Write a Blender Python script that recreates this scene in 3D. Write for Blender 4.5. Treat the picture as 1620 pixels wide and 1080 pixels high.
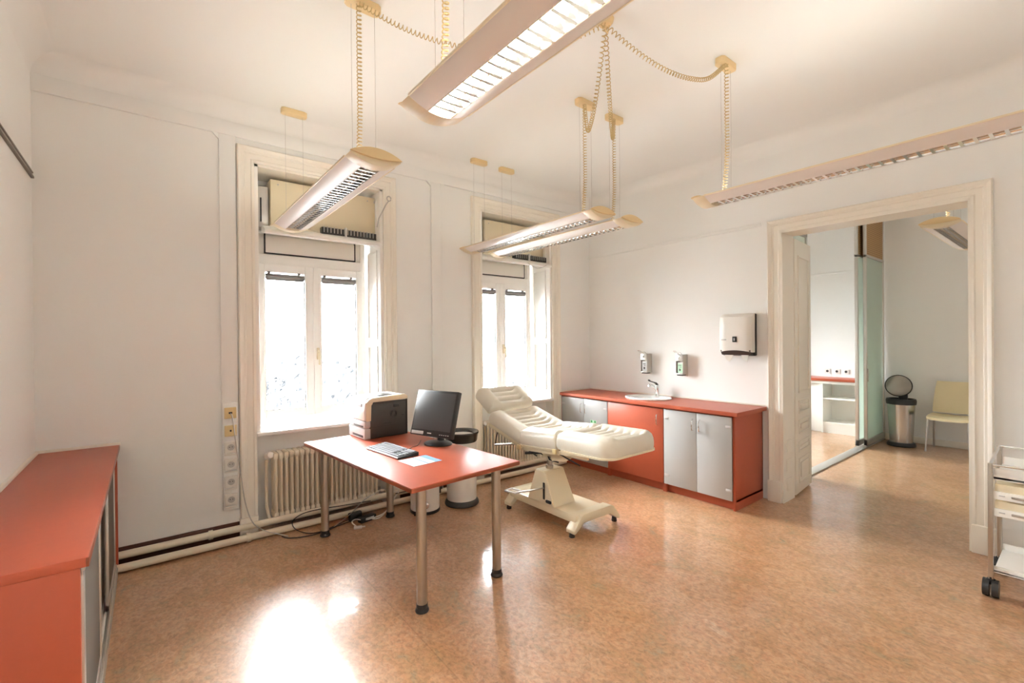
import bpy, bmesh, math, random
from mathutils import Vector, Matrix
from math import sin, cos, pi, radians as R

random.seed(7)
for o in list(bpy.data.objects): bpy.data.objects.remove(o, do_unlink=True)
SC = bpy.context.scene
COL = SC.collection

# ------------------------------------------------------------------ camera, world, exposure
H = 1.55
YAW, PITCH, ROLL, FPX = .6692, -.0041, -.0092, 728.6
fw = Vector((sin(YAW)*cos(PITCH), cos(YAW)*cos(PITCH), sin(PITCH)))
r0 = Vector((cos(YAW), -sin(YAW), 0)); u0 = r0.cross(fw)
rt = r0*cos(ROLL) + u0*sin(ROLL); up = u0*cos(ROLL) - r0*sin(ROLL)
cam = bpy.data.objects.new('camera', bpy.data.cameras.new('camera')); COL.objects.link(cam)
cam.matrix_world = Matrix(((rt.x, up.x, -fw.x, 0), (rt.y, up.y, -fw.y, 0), (rt.z, up.z, -fw.z, H), (0, 0, 0, 1)))
cam.data.sensor_width = 36; cam.data.lens = FPX/1620*36; cam.data.clip_start = .02
SC.camera = cam
SKY, TUBE, UPL = 17.3, 66.0, .61
w = bpy.data.worlds.new('sky'); SC.world = w; w.use_nodes = True
bg = w.node_tree.nodes['Background']; bg.inputs[0].default_value = (.93, .965, 1, 1)
# overcast sky: bright overhead, dimmer at the horizon, dim street below
wn, wl = w.node_tree.nodes, w.node_tree.links
wtc = wn.new('ShaderNodeTexCoord'); wsx = wn.new('ShaderNodeSeparateXYZ'); wmr = wn.new('ShaderNodeMapRange'); wmr.interpolation_type = 'SMOOTHSTEP'
wmr.inputs['From Min'].default_value = -.12; wmr.inputs['From Max'].default_value = .75
wmr.inputs['To Min'].default_value = SKY*.38; wmr.inputs['To Max'].default_value = SKY*2.2
wl.new(wtc.outputs['Generated'], wsx.inputs[0]); wl.new(wsx.outputs['Z'], wmr.inputs['Value']); wl.new(wmr.outputs[0], bg.inputs[1])
SC.view_settings.view_transform = 'Standard'; SC.view_settings.look = 'None'
SC.view_settings.gamma = 1; SC.view_settings.use_curve_mapping = False
SC.view_settings.exposure = 2.02
try:
    SC.cycles.use_denoising = True
    SC.cycles.max_bounces = 12; SC.cycles.diffuse_bounces = 8; SC.cycles.glossy_bounces = 5
    SC.cycles.transmission_bounces = 8; SC.cycles.transparent_max_bounces = 12
    SC.cycles.caustics_reflective = True; SC.cycles.blur_glossy = 1.0; SC.cycles.caustics_refractive = False
    SC.cycles.sample_clamp_indirect = 10
except Exception: pass
def portal(x, y, z, sx, sz):
    l = bpy.data.lights.new('daylight_portal', 'AREA'); l.shape = 'RECTANGLE'; l.size = sx; l.size_y = sz
    l.cycles.is_portal = True
    o = bpy.data.objects.new('daylight_portal', l); COL.objects.link(o)
    o.location = (x, y, z); o.rotation_euler = (R(-90), 0, 0)
for px_ in (1.215, 3.41, 5.94, 7.84): portal(px_, 4.74, 1.9, 1.1, 2.25)

# ------------------------------------------------------------------ materials
def mat(name, rgb, rough=.5, metal=0, var=.04, scale=6, bump=0, bscale=60, coat=0, spec=.5, trans=0, emit=None, es=0, alpha=1):
    m = bpy.data.materials.new(name); m.use_nodes = True
    nt = m.node_tree; N = nt.nodes; L = nt.links; b = N['Principled BSDF']
    tc = N.new('ShaderNodeTexCoord'); nz = N.new('ShaderNodeTexNoise')
    nz.inputs['Scale'].default_value = scale; nz.inputs['Detail'].default_value = 4
    L.new(tc.outputs['Object'], nz.inputs['Vector'])
    mx = N.new('ShaderNodeMix'); mx.data_type = 'RGBA'
    mx.inputs[6].default_value = (*[min(1, c*(1-var)) for c in rgb], 1)
    mx.inputs[7].default_value = (*[min(1, c*(1+var)) for c in rgb], 1)
    L.new(nz.outputs['Fac'], mx.inputs[0]); L.new(mx.outputs[2], b.inputs['Base Color'])
    b.inputs['Roughness'].default_value = rough; b.inputs['Metallic'].default_value = metal
    b.inputs['Specular IOR Level'].default_value = spec; b.inputs['Coat Weight'].default_value = coat
    b.inputs['Transmission Weight'].default_value = trans; b.inputs['Alpha'].default_value = alpha
    if emit: b.inputs['Emission Color'].default_value = (*emit, 1); b.inputs['Emission Strength'].default_value = es
    if bump:
        n2 = N.new('ShaderNodeTexNoise'); n2.inputs['Scale'].default_value = bscale
        L.new(tc.outputs['Object'], n2.inputs['Vector'])
        bp = N.new('ShaderNodeBump'); bp.inputs['Strength'].default_value = bump; bp.inputs['Distance'].default_value = .01
        L.new(n2.outputs['Fac'], bp.inputs['Height']); L.new(bp.outputs['Normal'], b.inputs['Normal'])
    return m
M = {}
M['wall'] = mat('wall_paint', (.862, .868, .85), .75, var=.015, scale=1.5, bump=.06, bscale=180, spec=.3)
M['ceil'] = mat('ceiling_paint', (.862, .865, .845), .8, var=.012, scale=1.2, spec=.3)
M['trim'] = mat('cream_gloss_paint', (.86, .82, .73), .35, var=.02, scale=3)
M['pvc'] = mat('white_window_plastic', (.90, .89, .86), .3, var=.01)
M['reveal'] = mat('white_reveal_paint', (.88, .86, .81), .4, var=.015)
M['dimpane'] = mat('painted_dim_pane', (.72, .76, .77), .4, var=.01)  # dim daylight of the upper pane put into an opaque colour
M['red'] = mat('red_laminate', (.44, .092, .044), .36, var=.05, scale=30, bump=.02, bscale=300, spec=.42)
M['rededge'] = mat('red_edge_band', (.26, .062, .024), .35, var=.05, scale=30)
M['chrome'] = mat('chrome', (.8, .8, .8), .12, 1, var=.02)
M['steel'] = mat('brushed_steel', (.50, .46, .40), .3, 1, var=.06, scale=20)
M['alu'] = mat('satin_aluminium', (.62, .60, .56), .35, .8, var=.03)
M['black'] = mat('black_plastic', (.02, .02, .02), .35, var=.1)
M['dgrey'] = mat('charcoal_plastic', (.048, .045, .04), .4, var=.08, scale=30)
M['glossdark'] = mat('glossy_charcoal_plastic', (.035, .035, .032), .16, var=.05)
M['screen'] = mat('dark_screen', (.06, .06, .062), .28, var=.03)
M['white'] = mat('white_plastic', (.80, .78, .73), .35, var=.015)
M['lgrey'] = mat('light_grey_plastic', (.48, .47, .46), .4, var=.03)
M['cream'] = mat('cream_lacquer', (.78, .69, .50), .3, var=.03, scale=4)
M['vinyl'] = mat('cream_vinyl', (.74, .69, .585), .38, var=.025, scale=9, bump=.08, bscale=40)
M['tan'] = mat('beige_plastic', (.80, .62, .34), .4, var=.03)
M['cord'] = mat('ochre_cord', (.60, .45, .21), .45, var=.05)
M['housing'] = mat('cream_enamel', (.83, .72, .52), .35, var=.02)
M['reflector'] = mat('white_enamel', (.80, .74, .69), .28, var=.01)
M['mirror'] = mat('bright_louvre_aluminium', (.86, .86, .85), .16, 1, var=.02)
M['tube'] = mat('fluorescent_tube', (1, 1, 1), .4, var=0, emit=(.97, .975, .95), es=TUBE)
M['tubedim'] = mat('dimmed_fluorescent_tube', (1, 1, 1), .4, var=0, emit=(.97, .975, .95), es=2.5)
M['tubeoff'] = mat('unlit_fluorescent_tube', (.85, .85, .83), .3, var=.01)
for nm_, k_ in (('added_uplight_bright', 13), ('added_uplight_medium', 8), ('added_uplight_dim', 2)):
    M[nm_] = mat(nm_, (1, 1, 1), .4, var=0, emit=(.98, .97, .92), es=UPL*k_)  # glow of the hidden strips added above the lamps as room fill
M['porcelain'] = mat('porcelain', (.86, .86, .84), .1, var=.01, coat=.3)
M['frost'] = mat('frosted_grey_glass', (.43, .43, .42), .27, var=.02, scale=2, spec=.9)
M['steelbin'] = mat('bin_steel', (.56, .54, .5), .24, 1, var=.05, scale=12)
M['steeldark'] = mat('dull_steel', (.34, .32, .28), .35, 1, var=.06, scale=14)
M['yellow'] = mat('yellowed_plastic', (.76, .60, .31), .4, var=.04)
M['pipe'] = mat('cream_pipe_paint', (.80, .72, .57), .35, var=.02)
M['brown'] = mat('dark_brown_baseboard', (.075, .022, .01), .5, var=.15, scale=12)
M['paper'] = mat('paper', (.62, .64, .66), .7, var=.01)
M['blue'] = mat('blue_print', (.16, .32, .62), .7, var=.02)
M['green'] = mat('green_print', (.05, .30, .08), .6, var=.02)
M['lgreen'] = mat('pale_green_print', (.50, .78, .55), .6, var=.02)
M['white_key'] = mat('silver_keycap', (.30, .31, .33), .55, var=.03)
M['seat'] = mat('pale_yellow_plastic', (.80, .70, .45), .4, var=.03)
M['blindgrey'] = mat('grey_blind_cassette', (.20, .195, .185), .5, var=.1, scale=30)
M['inox'] = mat('grey_metal', (.55, .53, .5), .3, .9, var=.04)
M['darkgap'] = mat('dark_gasket', (.03, .03, .03), .6, var=.05)
M['rail'] = mat('bronze_picture_rail', (.20, .165, .125), .35, .6, var=.05)
M['tray'] = mat('white_enamel_tray', (.80, .78, .73), .3, var=.02)
M['leaf'] = mat('pale_leaf', (.0105, .0118, .0145), .7, var=.25, scale=9)
M['bark'] = mat('bark', (.2, .16, .12), .8, var=.2, scale=20)

def glass(name, tint, rough=0.0, fac=.12):
    m = bpy.data.materials.new(name); m.use_nodes = True
    nt = m.node_tree; N = nt.nodes; L = nt.links; N.remove(N['Principled BSDF'])
    t = N.new('ShaderNodeBsdfTransparent'); t.inputs[0].default_value = (*tint, 1)
    g = N.new('ShaderNodeBsdfGlossy'); g.inputs['Roughness'].default_value = rough
    f = N.new('ShaderNodeFresnel'); f.inputs[0].default_value = 1.45
    mx = N.new('ShaderNodeMixShader'); L.new(f.outputs[0], mx.inputs[0])
    L.new(t.outputs[0], mx.inputs[1]); L.new(g.outputs[0], mx.inputs[2]); L.new(mx.outputs[0], N['Material Output'].inputs[0])
    return m
M['glass'] = glass('clear_glass', (.97, .98, .98), .02)
def frosted(name, col, tcol, share):
    m = bpy.data.materials.new(name); m.use_nodes = True
    nt = m.node_tree; N = nt.nodes; L = nt.links; N.remove(N['Principled BSDF'])
    a = N.new('ShaderNodeBsdfTranslucent'); a.inputs[0].default_value = (*col, 1)
    d = N.new('ShaderNodeBsdfDiffuse'); d.inputs[0].default_value = (*col, 1)
    t = N.new('ShaderNodeBsdfTransparent'); t.inputs[0].default_value = (*tcol, 1)
    g = N.new('ShaderNodeBsdfGlossy'); g.inputs['Roughness'].default_value = .12
    m1 = N.new('ShaderNodeMixShader'); m1.inputs[0].default_value = .5
    m2 = N.new('ShaderNodeMixShader'); m2.inputs[0].default_value = share
    m3 = N.new('ShaderNodeMixShader'); m3.inputs[0].default_value = .06
    L.new(a.outputs[0], m1.inputs[1]); L.new(d.outputs[0], m1.inputs[2])
    L.new(m1.outputs[0], m2.inputs[1]); L.new(t.outputs[0], m2.inputs[2])
    L.new(m2.outputs[0], m3.inputs[1]); L.new(g.outputs[0], m3.inputs[2]); L.new(m3.outputs[0], N['Material Output'].inputs[0])
    return m
M['satin'] = frosted('satin_green_glass', (.74, .80, .74), (.9, .95, .9), .12)
M['smoke'] = frosted('grey_acrylic', (.42, .38, .34), (.9, .88, .85), .35)

def floor_mat():
    m = bpy.data.materials.new('marbled_linoleum'); m.use_nodes = True
    nt = m.node_tree; N = nt.nodes; L = nt.links; b = N['Principled BSDF']
    tc = N.new('ShaderNodeTexCoord')
    mp = N.new('ShaderNodeMapping'); mp.inputs['Scale'].default_value = (1.4, 1, 1); mp.inputs['Rotation'].default_value = (0, 0, R(-14))
    L.new(tc.outputs['Object'], mp.inputs[0])
    def noise(sc, det, dist, rough=.6):
        n = N.new('ShaderNodeTexNoise'); n.inputs['Scale'].default_value = sc; n.inputs['Detail'].default_value = det
        n.inputs['Distortion'].default_value = dist; n.inputs['Roughness'].default_value = rough
        L.new(mp.outputs[0], n.inputs['Vector']); return n
    n1 = noise(3.6, 10, .5, .76)
    cr = N.new('ShaderNodeValToRGB'); e = cr.color_ramp.elements
    e[0].position = .30; e[0].color = (.31, .265, .185, 1)
    e[1].position = .70; e[1].color = (.56, .395, .255, 1)
    for p, c in ((.41, (.44, .262, .132)), (.48, (.475, .25, .125)), (.53, (.52, .32, .185)), (.60, (.49, .25, .13))):
        x = e.new(p); x.color = (*c, 1)
    L.new(n1.outputs['Fac'], cr.inputs[0])
    n2 = noise(34, 6, .6, .7)
    cr2 = N.new('ShaderNodeValToRGB'); e = cr2.color_ramp.elements
    e[0].position = .33; e[0].color = (.45, .44, .40, 1); e[1].position = .58; e[1].color = (1.14, 1.11, 1.08, 1)
    L.new(n2.outputs['Fac'], cr2.inputs[0])
    mx = N.new('ShaderNodeMix'); mx.data_type = 'RGBA'; mx.blend_type = 'MULTIPLY'; mx.inputs[0].default_value = .65
    L.new(cr.outputs[0], mx.inputs[6]); L.new(cr2.outputs[0], mx.inputs[7])
    # welded seams between the sheets
    br = N.new('ShaderNodeTexBrick'); br.inputs['Scale'].default_value = 1; br.inputs['Brick Width'].default_value = 9; br.inputs['Row Height'].default_value = 1.95
    br.inputs['Mortar Size'].default_value = .004; br.inputs['Color1'].default_value = br.inputs['Color2'].default_value = (1, 1, 1, 1)
    br.inputs['Mortar'].default_value = (.82, .8, .78, 1)
    mp2 = N.new('ShaderNodeMapping'); mp2.inputs['Rotation'].default_value = (0, 0, R(90)); mp2.inputs['Location'].default_value = (3, .85, 0)
    L.new(tc.outputs['Object'], mp2.inputs[0]); L.new(mp2.outputs[0], br.inputs['Vector'])
    mx2 = N.new('ShaderNodeMix'); mx2.data_type = 'RGBA'; mx2.blend_type = 'MULTIPLY'; mx2.inputs[0].default_value = 1
    L.new(mx.outputs[2], mx2.inputs[6]); L.new(br.outputs['Color'], mx2.inputs[7]); L.new(mx2.outputs[2], b.inputs['Base Color'])
    n3 = N.new('ShaderNodeTexNoise'); n3.inputs['Scale'].default_value = 7; n3.inputs['Detail'].default_value = 2
    L.new(tc.outputs['Object'], n3.inputs['Vector'])
    bp = N.new('ShaderNodeBump'); bp.inputs['Strength'].default_value = .09; bp.inputs['Distance'].default_value = .02
    L.new(n3.outputs['Fac'], bp.inputs['Height']); L.new(bp.outputs[0], b.inputs['Normal'])
    b.inputs['Roughness'].default_value = .33; b.inputs['Specular IOR Level'].default_value = .5
    b.inputs['Coat Weight'].default_value = .7; b.inputs['Coat IOR'].default_value = 1.6; b.inputs['Coat Roughness'].default_value = .1; L.new(bp.outputs[0], b.inputs['Coat Normal'])
    return m
M['floor'] = floor_mat()
def wood_slats():
    m = bpy.data.materials.new('brown_woven_blind'); m.use_nodes = True
    nt = m.node_tree; N = nt.nodes; L = nt.links; b = N['Principled BSDF']
    tc = N.new('ShaderNodeTexCoord'); wv = N.new('ShaderNodeTexWave'); wv.bands_direction = 'Z'
    wv.inputs['Scale'].default_value = 11; wv.inputs['Distortion'].default_value = .6
    L.new(tc.outputs['Object'], wv.inputs['Vector'])
    mx = N.new('ShaderNodeMix'); mx.data_type = 'RGBA'; mx.inputs[6].default_value = (.30, .17, .06, 1); mx.inputs[7].default_value = (.48, .30, .13, 1)
    L.new(wv.outputs['Fac'], mx.inputs[0]); L.new(mx.outputs[2], b.inputs['Base Color']); b.inputs['Roughness'].default_value = .6
    return m
M['slats'] = wood_slats()

# ------------------------------------------------------------------ geometry helpers
class MB:
    """collects shapes into one mesh"""
    def __init__(s): s.bm = bmesh.new()
    def add(s, b2, mtx=None):
        if mtx is not None: bmesh.ops.transform(b2, matrix=mtx, verts=b2.verts)
        me = bpy.data.meshes.new('t'); b2.to_mesh(me); b2.free(); s.bm.from_mesh(me); bpy.data.meshes.remove(me); return s
    def box(s, x0, x1, y0, y1, z0, z1, bev=0, seg=2, mtx=None):
        b = bmesh.new(); bmesh.ops.create_cube(b, size=1)
        for v in b.verts: v.co = Vector(((x0+x1)/2+v.co.x*(x1-x0), (y0+y1)/2+v.co.y*(y1-y0), (z0+z1)/2+v.co.z*(z1-z0)))
        if bev: bmesh.ops.bevel(b, geom=b.edges[:], offset=bev, segments=seg, affect='EDGES', profile=.5)
        return s.add(b, mtx)
    def cyl(s, p0, p1, r, r2=None, n=16, caps=True):
        p0 = Vector(p0); p1 = Vector(p1); d = p1-p0
        b = bmesh.new(); bmesh.ops.create_cone(b, cap_ends=caps, segments=n, radius1=r, radius2=r if r2 is None else r2, depth=d.length)
        q = Vector((0, 0, 1)).rotation_difference(d.normalized()).to_matrix().to_4x4()
        return s.add(b, Matrix.Translation((p0+p1)/2) @ q)
    def tube(s, pts, r, n=6, caps=True):
        P = [Vector(p) for p in pts]; b = bmesh.new(); prev = None; rings = []
        for i, p in enumerate(P):
            t = (P[min(i+1, len(P)-1)]-P[max(i-1, 0)]).normalized()
            if prev is None: a = t.orthogonal().normalized()
            else:
                a = prev - t*prev.dot(t); a = a.normalized() if a.length > 1e-6 else t.orthogonal().normalized()
            prev = a; c = t.cross(a); rr = r[i] if isinstance(r, (list, tuple)) else r
            rings.append([b.verts.new(p + (a*cos(2*pi*k/n)+c*sin(2*pi*k/n))*rr) for k in range(n)])
        for A, B in zip(rings, rings[1:]):
            for k in range(n): b.faces.new((A[k], A[(k+1) % n], B[(k+1) % n], B[k]))
        if caps: b.faces.new(rings[0][::-1]); b.faces.new(rings[-1])
        return s.add(b)
    def lathe(s, prof, c=(0, 0, 0), n=32, sx=1, sy=1, mtx=None, caps=True, loop=False):
        b = bmesh.new(); rings = []
        for r, z in prof:
            rings.append([b.verts.new((c[0]+r*sx*cos(2*pi*k/n), c[1]+r*sy*sin(2*pi*k/n), c[2]+z)) for k in range(n)])
        for A, B in zip(rings, rings[1:]):
            for k in range(n): b.faces.new((A[k], A[(k+1) % n], B[(k+1) % n], B[k]))
        if loop:
            A, B = rings[-1], rings[0]
            for k in range(n): b.faces.new((A[k], A[(k+1) % n], B[(k+1) % n], B[k]))
            caps = False
        for rg, fl in ((rings[0], 1), (rings[-1], 0)) if caps else ():
            b.faces.new(rg[::-1] if fl else rg)
        return s.add(b, mtx)
    def prism(s, poly, axis, a, b_, bev=0, mtx=None):
        """polygon extruded along an axis; poly in the other two coordinates (cyclic order x,y,z without axis)"""
        b = bmesh.new()
        def P(u, v, t): return {'x': (t, u, v), 'y': (u, t, v), 'z': (u, v, t)}[axis]
        A = [b.verts.new(P(u, v, a)) for u, v in poly]; B = [b.verts.new(P(u, v, b_)) for u, v in poly]
        n = len(poly)
        b.faces.new(A); b.faces.new(B[::-1])
        for k in range(n): b.faces.new((A[k], B[k], B[(k+1) % n], A[(k+1) % n]))
        bmesh.ops.recalc_face_normals(b, faces=b.faces)
        if bev: bmesh.ops.bevel(b, geom=b.edges[:], offset=bev, segments=2, affect='EDGES', profile=.5)
        return s.add(b, mtx)
    def sheet(s, f, nu, nv, closed=False):
        """grid surface from f(i,j) -> point"""
        b = bmesh.new(); V = [[b.verts.new(f(i, j)) for j in range(nv)] for i in range(nu)]
        for i in range(nu-1):
            for j in range(nv-1): b.faces.new((V[i][j], V[i+1][j], V[i+1][j+1], V[i][j+1]))
        return s.add(b)
    def build(s, name, m, parent=None, smooth=True, loc=None, fix=True):
        if fix: bmesh.ops.recalc_face_normals(s.bm, faces=s.bm.faces)
        me = bpy.data.meshes.new(name); s.bm.to_mesh(me); s.bm.free(); me.materials.append(M[m] if isinstance(m, str) else m)
        if smooth:
            me.polygons.foreach_set('use_smooth', [True]*len(me.polygons))
            try: me.set_sharp_from_angle(angle=R(35))
            except Exception: pass
        o = bpy.data.objects.new(name, me); COL.objects.link(o)
        if parent: o.parent = parent
        if loc: o.location = loc
        return o
def tag(o, label=None, cat=None, group=None, kind=None):
    if label: o['label'] = label
    if cat: o['category'] = cat
    if group: o['group'] = group
    if kind: o['kind'] = kind
    return o
def thing(name, label, cat, loc=(0, 0, 0), rz=0, group=None, kind=None):
    o = bpy.data.objects.new(name, None); COL.objects.link(o); o.empty_display_size = .1
    o.location = loc; o.rotation_euler = (0, 0, rz)
    return tag(o, label, cat, group, kind)
def kids(o): return [c for c in bpy.data.objects if c.parent == o]
def dup(root, loc, label, rz=None):
    def rec(o, par):
        c = o.copy(); COL.objects.link(c)
        if par: c.parent = par
        for k in kids(o): rec(k, c)
        return c
    c = rec(root, None); c.location = loc
    if rz is not None: c.rotation_euler = (0, 0, rz)
    c['label'] = label
    return c
def plain(name, mb, m, label, cat, kind='structure', group=None, smooth=True):
    return tag(mb.build(name, m, smooth=smooth), label, cat, group, kind)

# ------------------------------------------------------------------ the rooms
XL, XR, XF, YB, YW, ZC = -.57, 4.65, 8.72, -1.7, 4.2, 3.4
XR2 = 4.87                       # far face of the wall with the doorway
XS = 9.02                        # far wall of the side room behind the glass
YP = 1.98                        # line of the glass partition
plain('floor', MB().box(XL-.2, XS+.2, YB-.2, YW+.5, -.1, 0), 'floor', 'glossy orange brown marbled linoleum floor running through both rooms', 'floor')
plain('ceiling', MB().box(XL-.2, XS+.2, YB-.2, YW+.55, ZC, ZC+.1), 'ceil', 'high cream white ceiling over the pendant lamps', 'ceiling')
plain('wall_left', MB().box(XL-.2, XL, YB-.2, YW+.5, 0, ZC), 'wall', 'plain cream wall at the left behind the low red cabinet', 'wall')
plain('wall_front', MB().box(XL, XF, YB-.2, YB, 0, ZC), 'wall', 'plain cream wall behind the camera', 'wall')
DY0, DY1, DZ = .55, 1.81, 2.53   # doorway
plain('wall_right', MB().box(XR, XR2, DY1, YW, 0, ZC).box(XR, XR2, YB, DY0, 0, ZC).box(XR, XR2, DY0, DY1, DZ, ZC), 'wall',
      'cream wall with the wide doorway, washbasin and towel dispenser', 'wall')
plain('wall_far', MB().box(XF, XF+.5, YB, YP, 0, ZC), 'wall', 'shaded grey beige end wall seen through the doorway behind the bin and chair', 'wall')
plain('wall_side', MB().box(XS, XS+.2, YP, YW, 0, ZC), 'wall', 'bright white end wall behind the glass partition above the red counter', 'wall')
# window wall with openings, two of them unseen and added for daylight; parapet set back under each sill
WINS = [(.683, 1.767), (2.885, 3.960), (5.4, 6.48), (7.3, 8.38)]
WT = 2.99; SILL = .80
mb = MB(); xs = XL
for a, b in WINS:
    mb.box(xs, a, YW, YW+.5, 0, ZC); mb.box(a, b, YW, YW+.5, WT, ZC); mb.box(a, b, YW+.13, YW+.5, 0, SILL-.02); xs = b
mb.box(xs, XS, YW, YW+.5, 0, ZC)
plain('wall_back', mb, 'wall', 'cream window wall with two deep window niches', 'wall')
# coves
def cove(name, label, path):
    n = 10; r = .13
    prof = [(r-r*cos(k/n*pi/2), r-r*sin(k/n*pi/2)) for k in range(n+1)]   # (distance from wall, distance below ceiling) from wall foot to ceiling
    m = MB()
    (ax, c, sgn, a, b) = path
    poly = [(c+sgn*d, ZC-h) for d, h in prof] + [(c, ZC)]
    m.prism(poly, ax, a, b)
    plain(name, m, 'ceil', label, 'cove')
cove('trim_1', 'rounded cove between ceiling and window wall', ('x', YW, -1, XL, XR))
cove('trim_2', 'rounded cove between ceiling and doorway wall', ('y', XR, -1, YB, YW))
cove('trim_3', 'rounded cove between ceiling and left wall', ('y', XL, 1, YB, YW))
# frieze and flat pilaster strips of the window wall
plain('trim_4', MB().box(XL, XR, YW-.018, YW, 3.165, 3.275, .003), 'wall', 'flat frieze band running under the ceiling above both windows', 'frieze')
m = MB().box(.443, .556, YW-.018, YW, .25, 3.165, .004)
m.prism([(.443, 3.165), (.443, 3.12), (.40, 3.165)], 'y', YW-.016, YW)
plain('trim_5', m, 'wall', 'flat vertical strip left of the first window above the sockets', 'wall strip')
m = MB().box(2.275, 2.385, YW-.02, YW, 0, 3.165, .006)
m.prism([(2.275, 3.165), (2.275, 3.12), (2.225, 3.165)], 'y', YW-.018, YW).prism([(2.385, 3.165), (2.385, 3.12), (2.435, 3.165)], 'y', YW-.018, YW)
plain('trim_6', m, 'wall', 'flat vertical strip on the wall between the two windows', 'wall strip')
# picture rails
plain('trim_7', MB().box(XR-.012, XR, 1.985, YW, 2.618, 2.652, .004), 'wall', 'thin picture rail left of the doorway above the washbasin', 'picture rail')
plain('trim_8', MB().box(XL, XL+.016, YB, 4.17, 2.598, 2.612, .002).box(XL, XL+.012, YB, 4.17, 2.63, 2.64, .002), 'rail', 'thin dark picture rail high on the left wall', 'picture rail')
plain('trim_9', MB().box(XS-.012, XS, YP, YW, 2.60, 2.63, .004), 'wall', 'thin picture rail on the white wall behind the glass', 'picture rail')
# moulded casings around windows and doorway
def casing_profile(wd):  # (across, proud)
    return [(0, 0), (0, .018), (.018, .022), (.026, .016), (wd*.55, .016), (wd*.60, .024), (wd*.72, .026), (wd*.78, .034), (wd*.93, .04), (wd, .03), (wd, 0)]
def casing(mb, A, out, wd):
    """A: list of 3 corner polylines (inner edge) as (u,z); mitred legs; maps through out(u,z,proud)"""
    (u0, zt), (u1, _), zb = A
    pr = casing_profile(wd)
    def leg(f):
        b = bmesh.new(); n = len(pr)
        X = [b.verts.new(f(d, 0, p)) for d, p in pr]; Y = [b.verts.new(f(d, 1, p)) for d, p in pr]
        b.faces.new(X); b.faces.new(Y[::-1])
        for k in range(n): b.faces.new((X[k], Y[k], Y[(k+1) % n], X[(k+1) % n]))
        bmesh.ops.recalc_face_normals(b, faces=b.faces); mb.add(b)
    leg(lambda d, e, p: out(u0-d, zb if e == 0 else zt+d, p))
    leg(lambda d, e, p: out(u1+d, zb if e == 0 else zt+d, p))
    leg(lambda d, e, p: out(u0-d if e == 0 else u1+d, zt+d, p))
for k, (a, b) in enumerate(WINS[:2]):
    mb = MB(); casing(mb, ((a, WT), (b, WT), 0.0), lambda u, z, p: (u, YW-p, z), .122)
    mb.box(a-.128, a, YW-.046, YW, 0, .16, .006).box(b, b+.128, YW-.046, YW, 0, .16, .006)
    plain('trim_%d' % (10+k), mb, 'trim', ['moulded cream casing around the left window niche', 'moulded cream casing around the right window niche by the couch'][k], 'window casing')
mb = MB(); casing(mb, ((DY0, DZ), (DY1, DZ), 0.0), lambda u, z, p: (XR-p, u, z), .115)
mb.box(XR-.046, XR, DY0-.121, DY0, 0, .2, .006).box(XR-.046, XR, DY1, DY1+.121, 0, .2, .006)
mb.box(XR-.02, XR2+.02, DY0-.005, DY0+.012, 0, DZ).box(XR-.02, XR2+.02, DY1-.012, DY1+.005, 0, DZ).box(XR-.02, XR2+.02, DY0, DY1, DZ-.012, DZ+.005)
for z0 in (.1, .28, .46): mb.box(XR+.05, XR2-.05, DY1-.018, DY1-.01, z0, z0+.12, .003)
casing(mb, ((DY0, DZ), (DY1, DZ), 0.0), lambda u, z, p: (XR2+p, u, z), .1)
plain('trim_12', mb, 'trim', 'moulded cream casing and lining of the wide doorway', 'door casing')

# dark brown baseboard slot behind the pipes, other baseboards
plain('baseboard_back', MB().box(XL, .56, YW-.012, YW, 0, .135, .003).box(1.9, 2.76, YW-.012, YW, 0, .135, .003).box(4.085, XR, YW-.012, YW, 0, .1, .003), 'brown',
      'dark brown baseboard behind the heating pipes', 'baseboard')
plain('baseboard_far', MB().box(XF-.015, XF, YB, YP, 0, .09, .004), 'trim', 'cream baseboard along the end wall behind the chair', 'baseboard')

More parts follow.
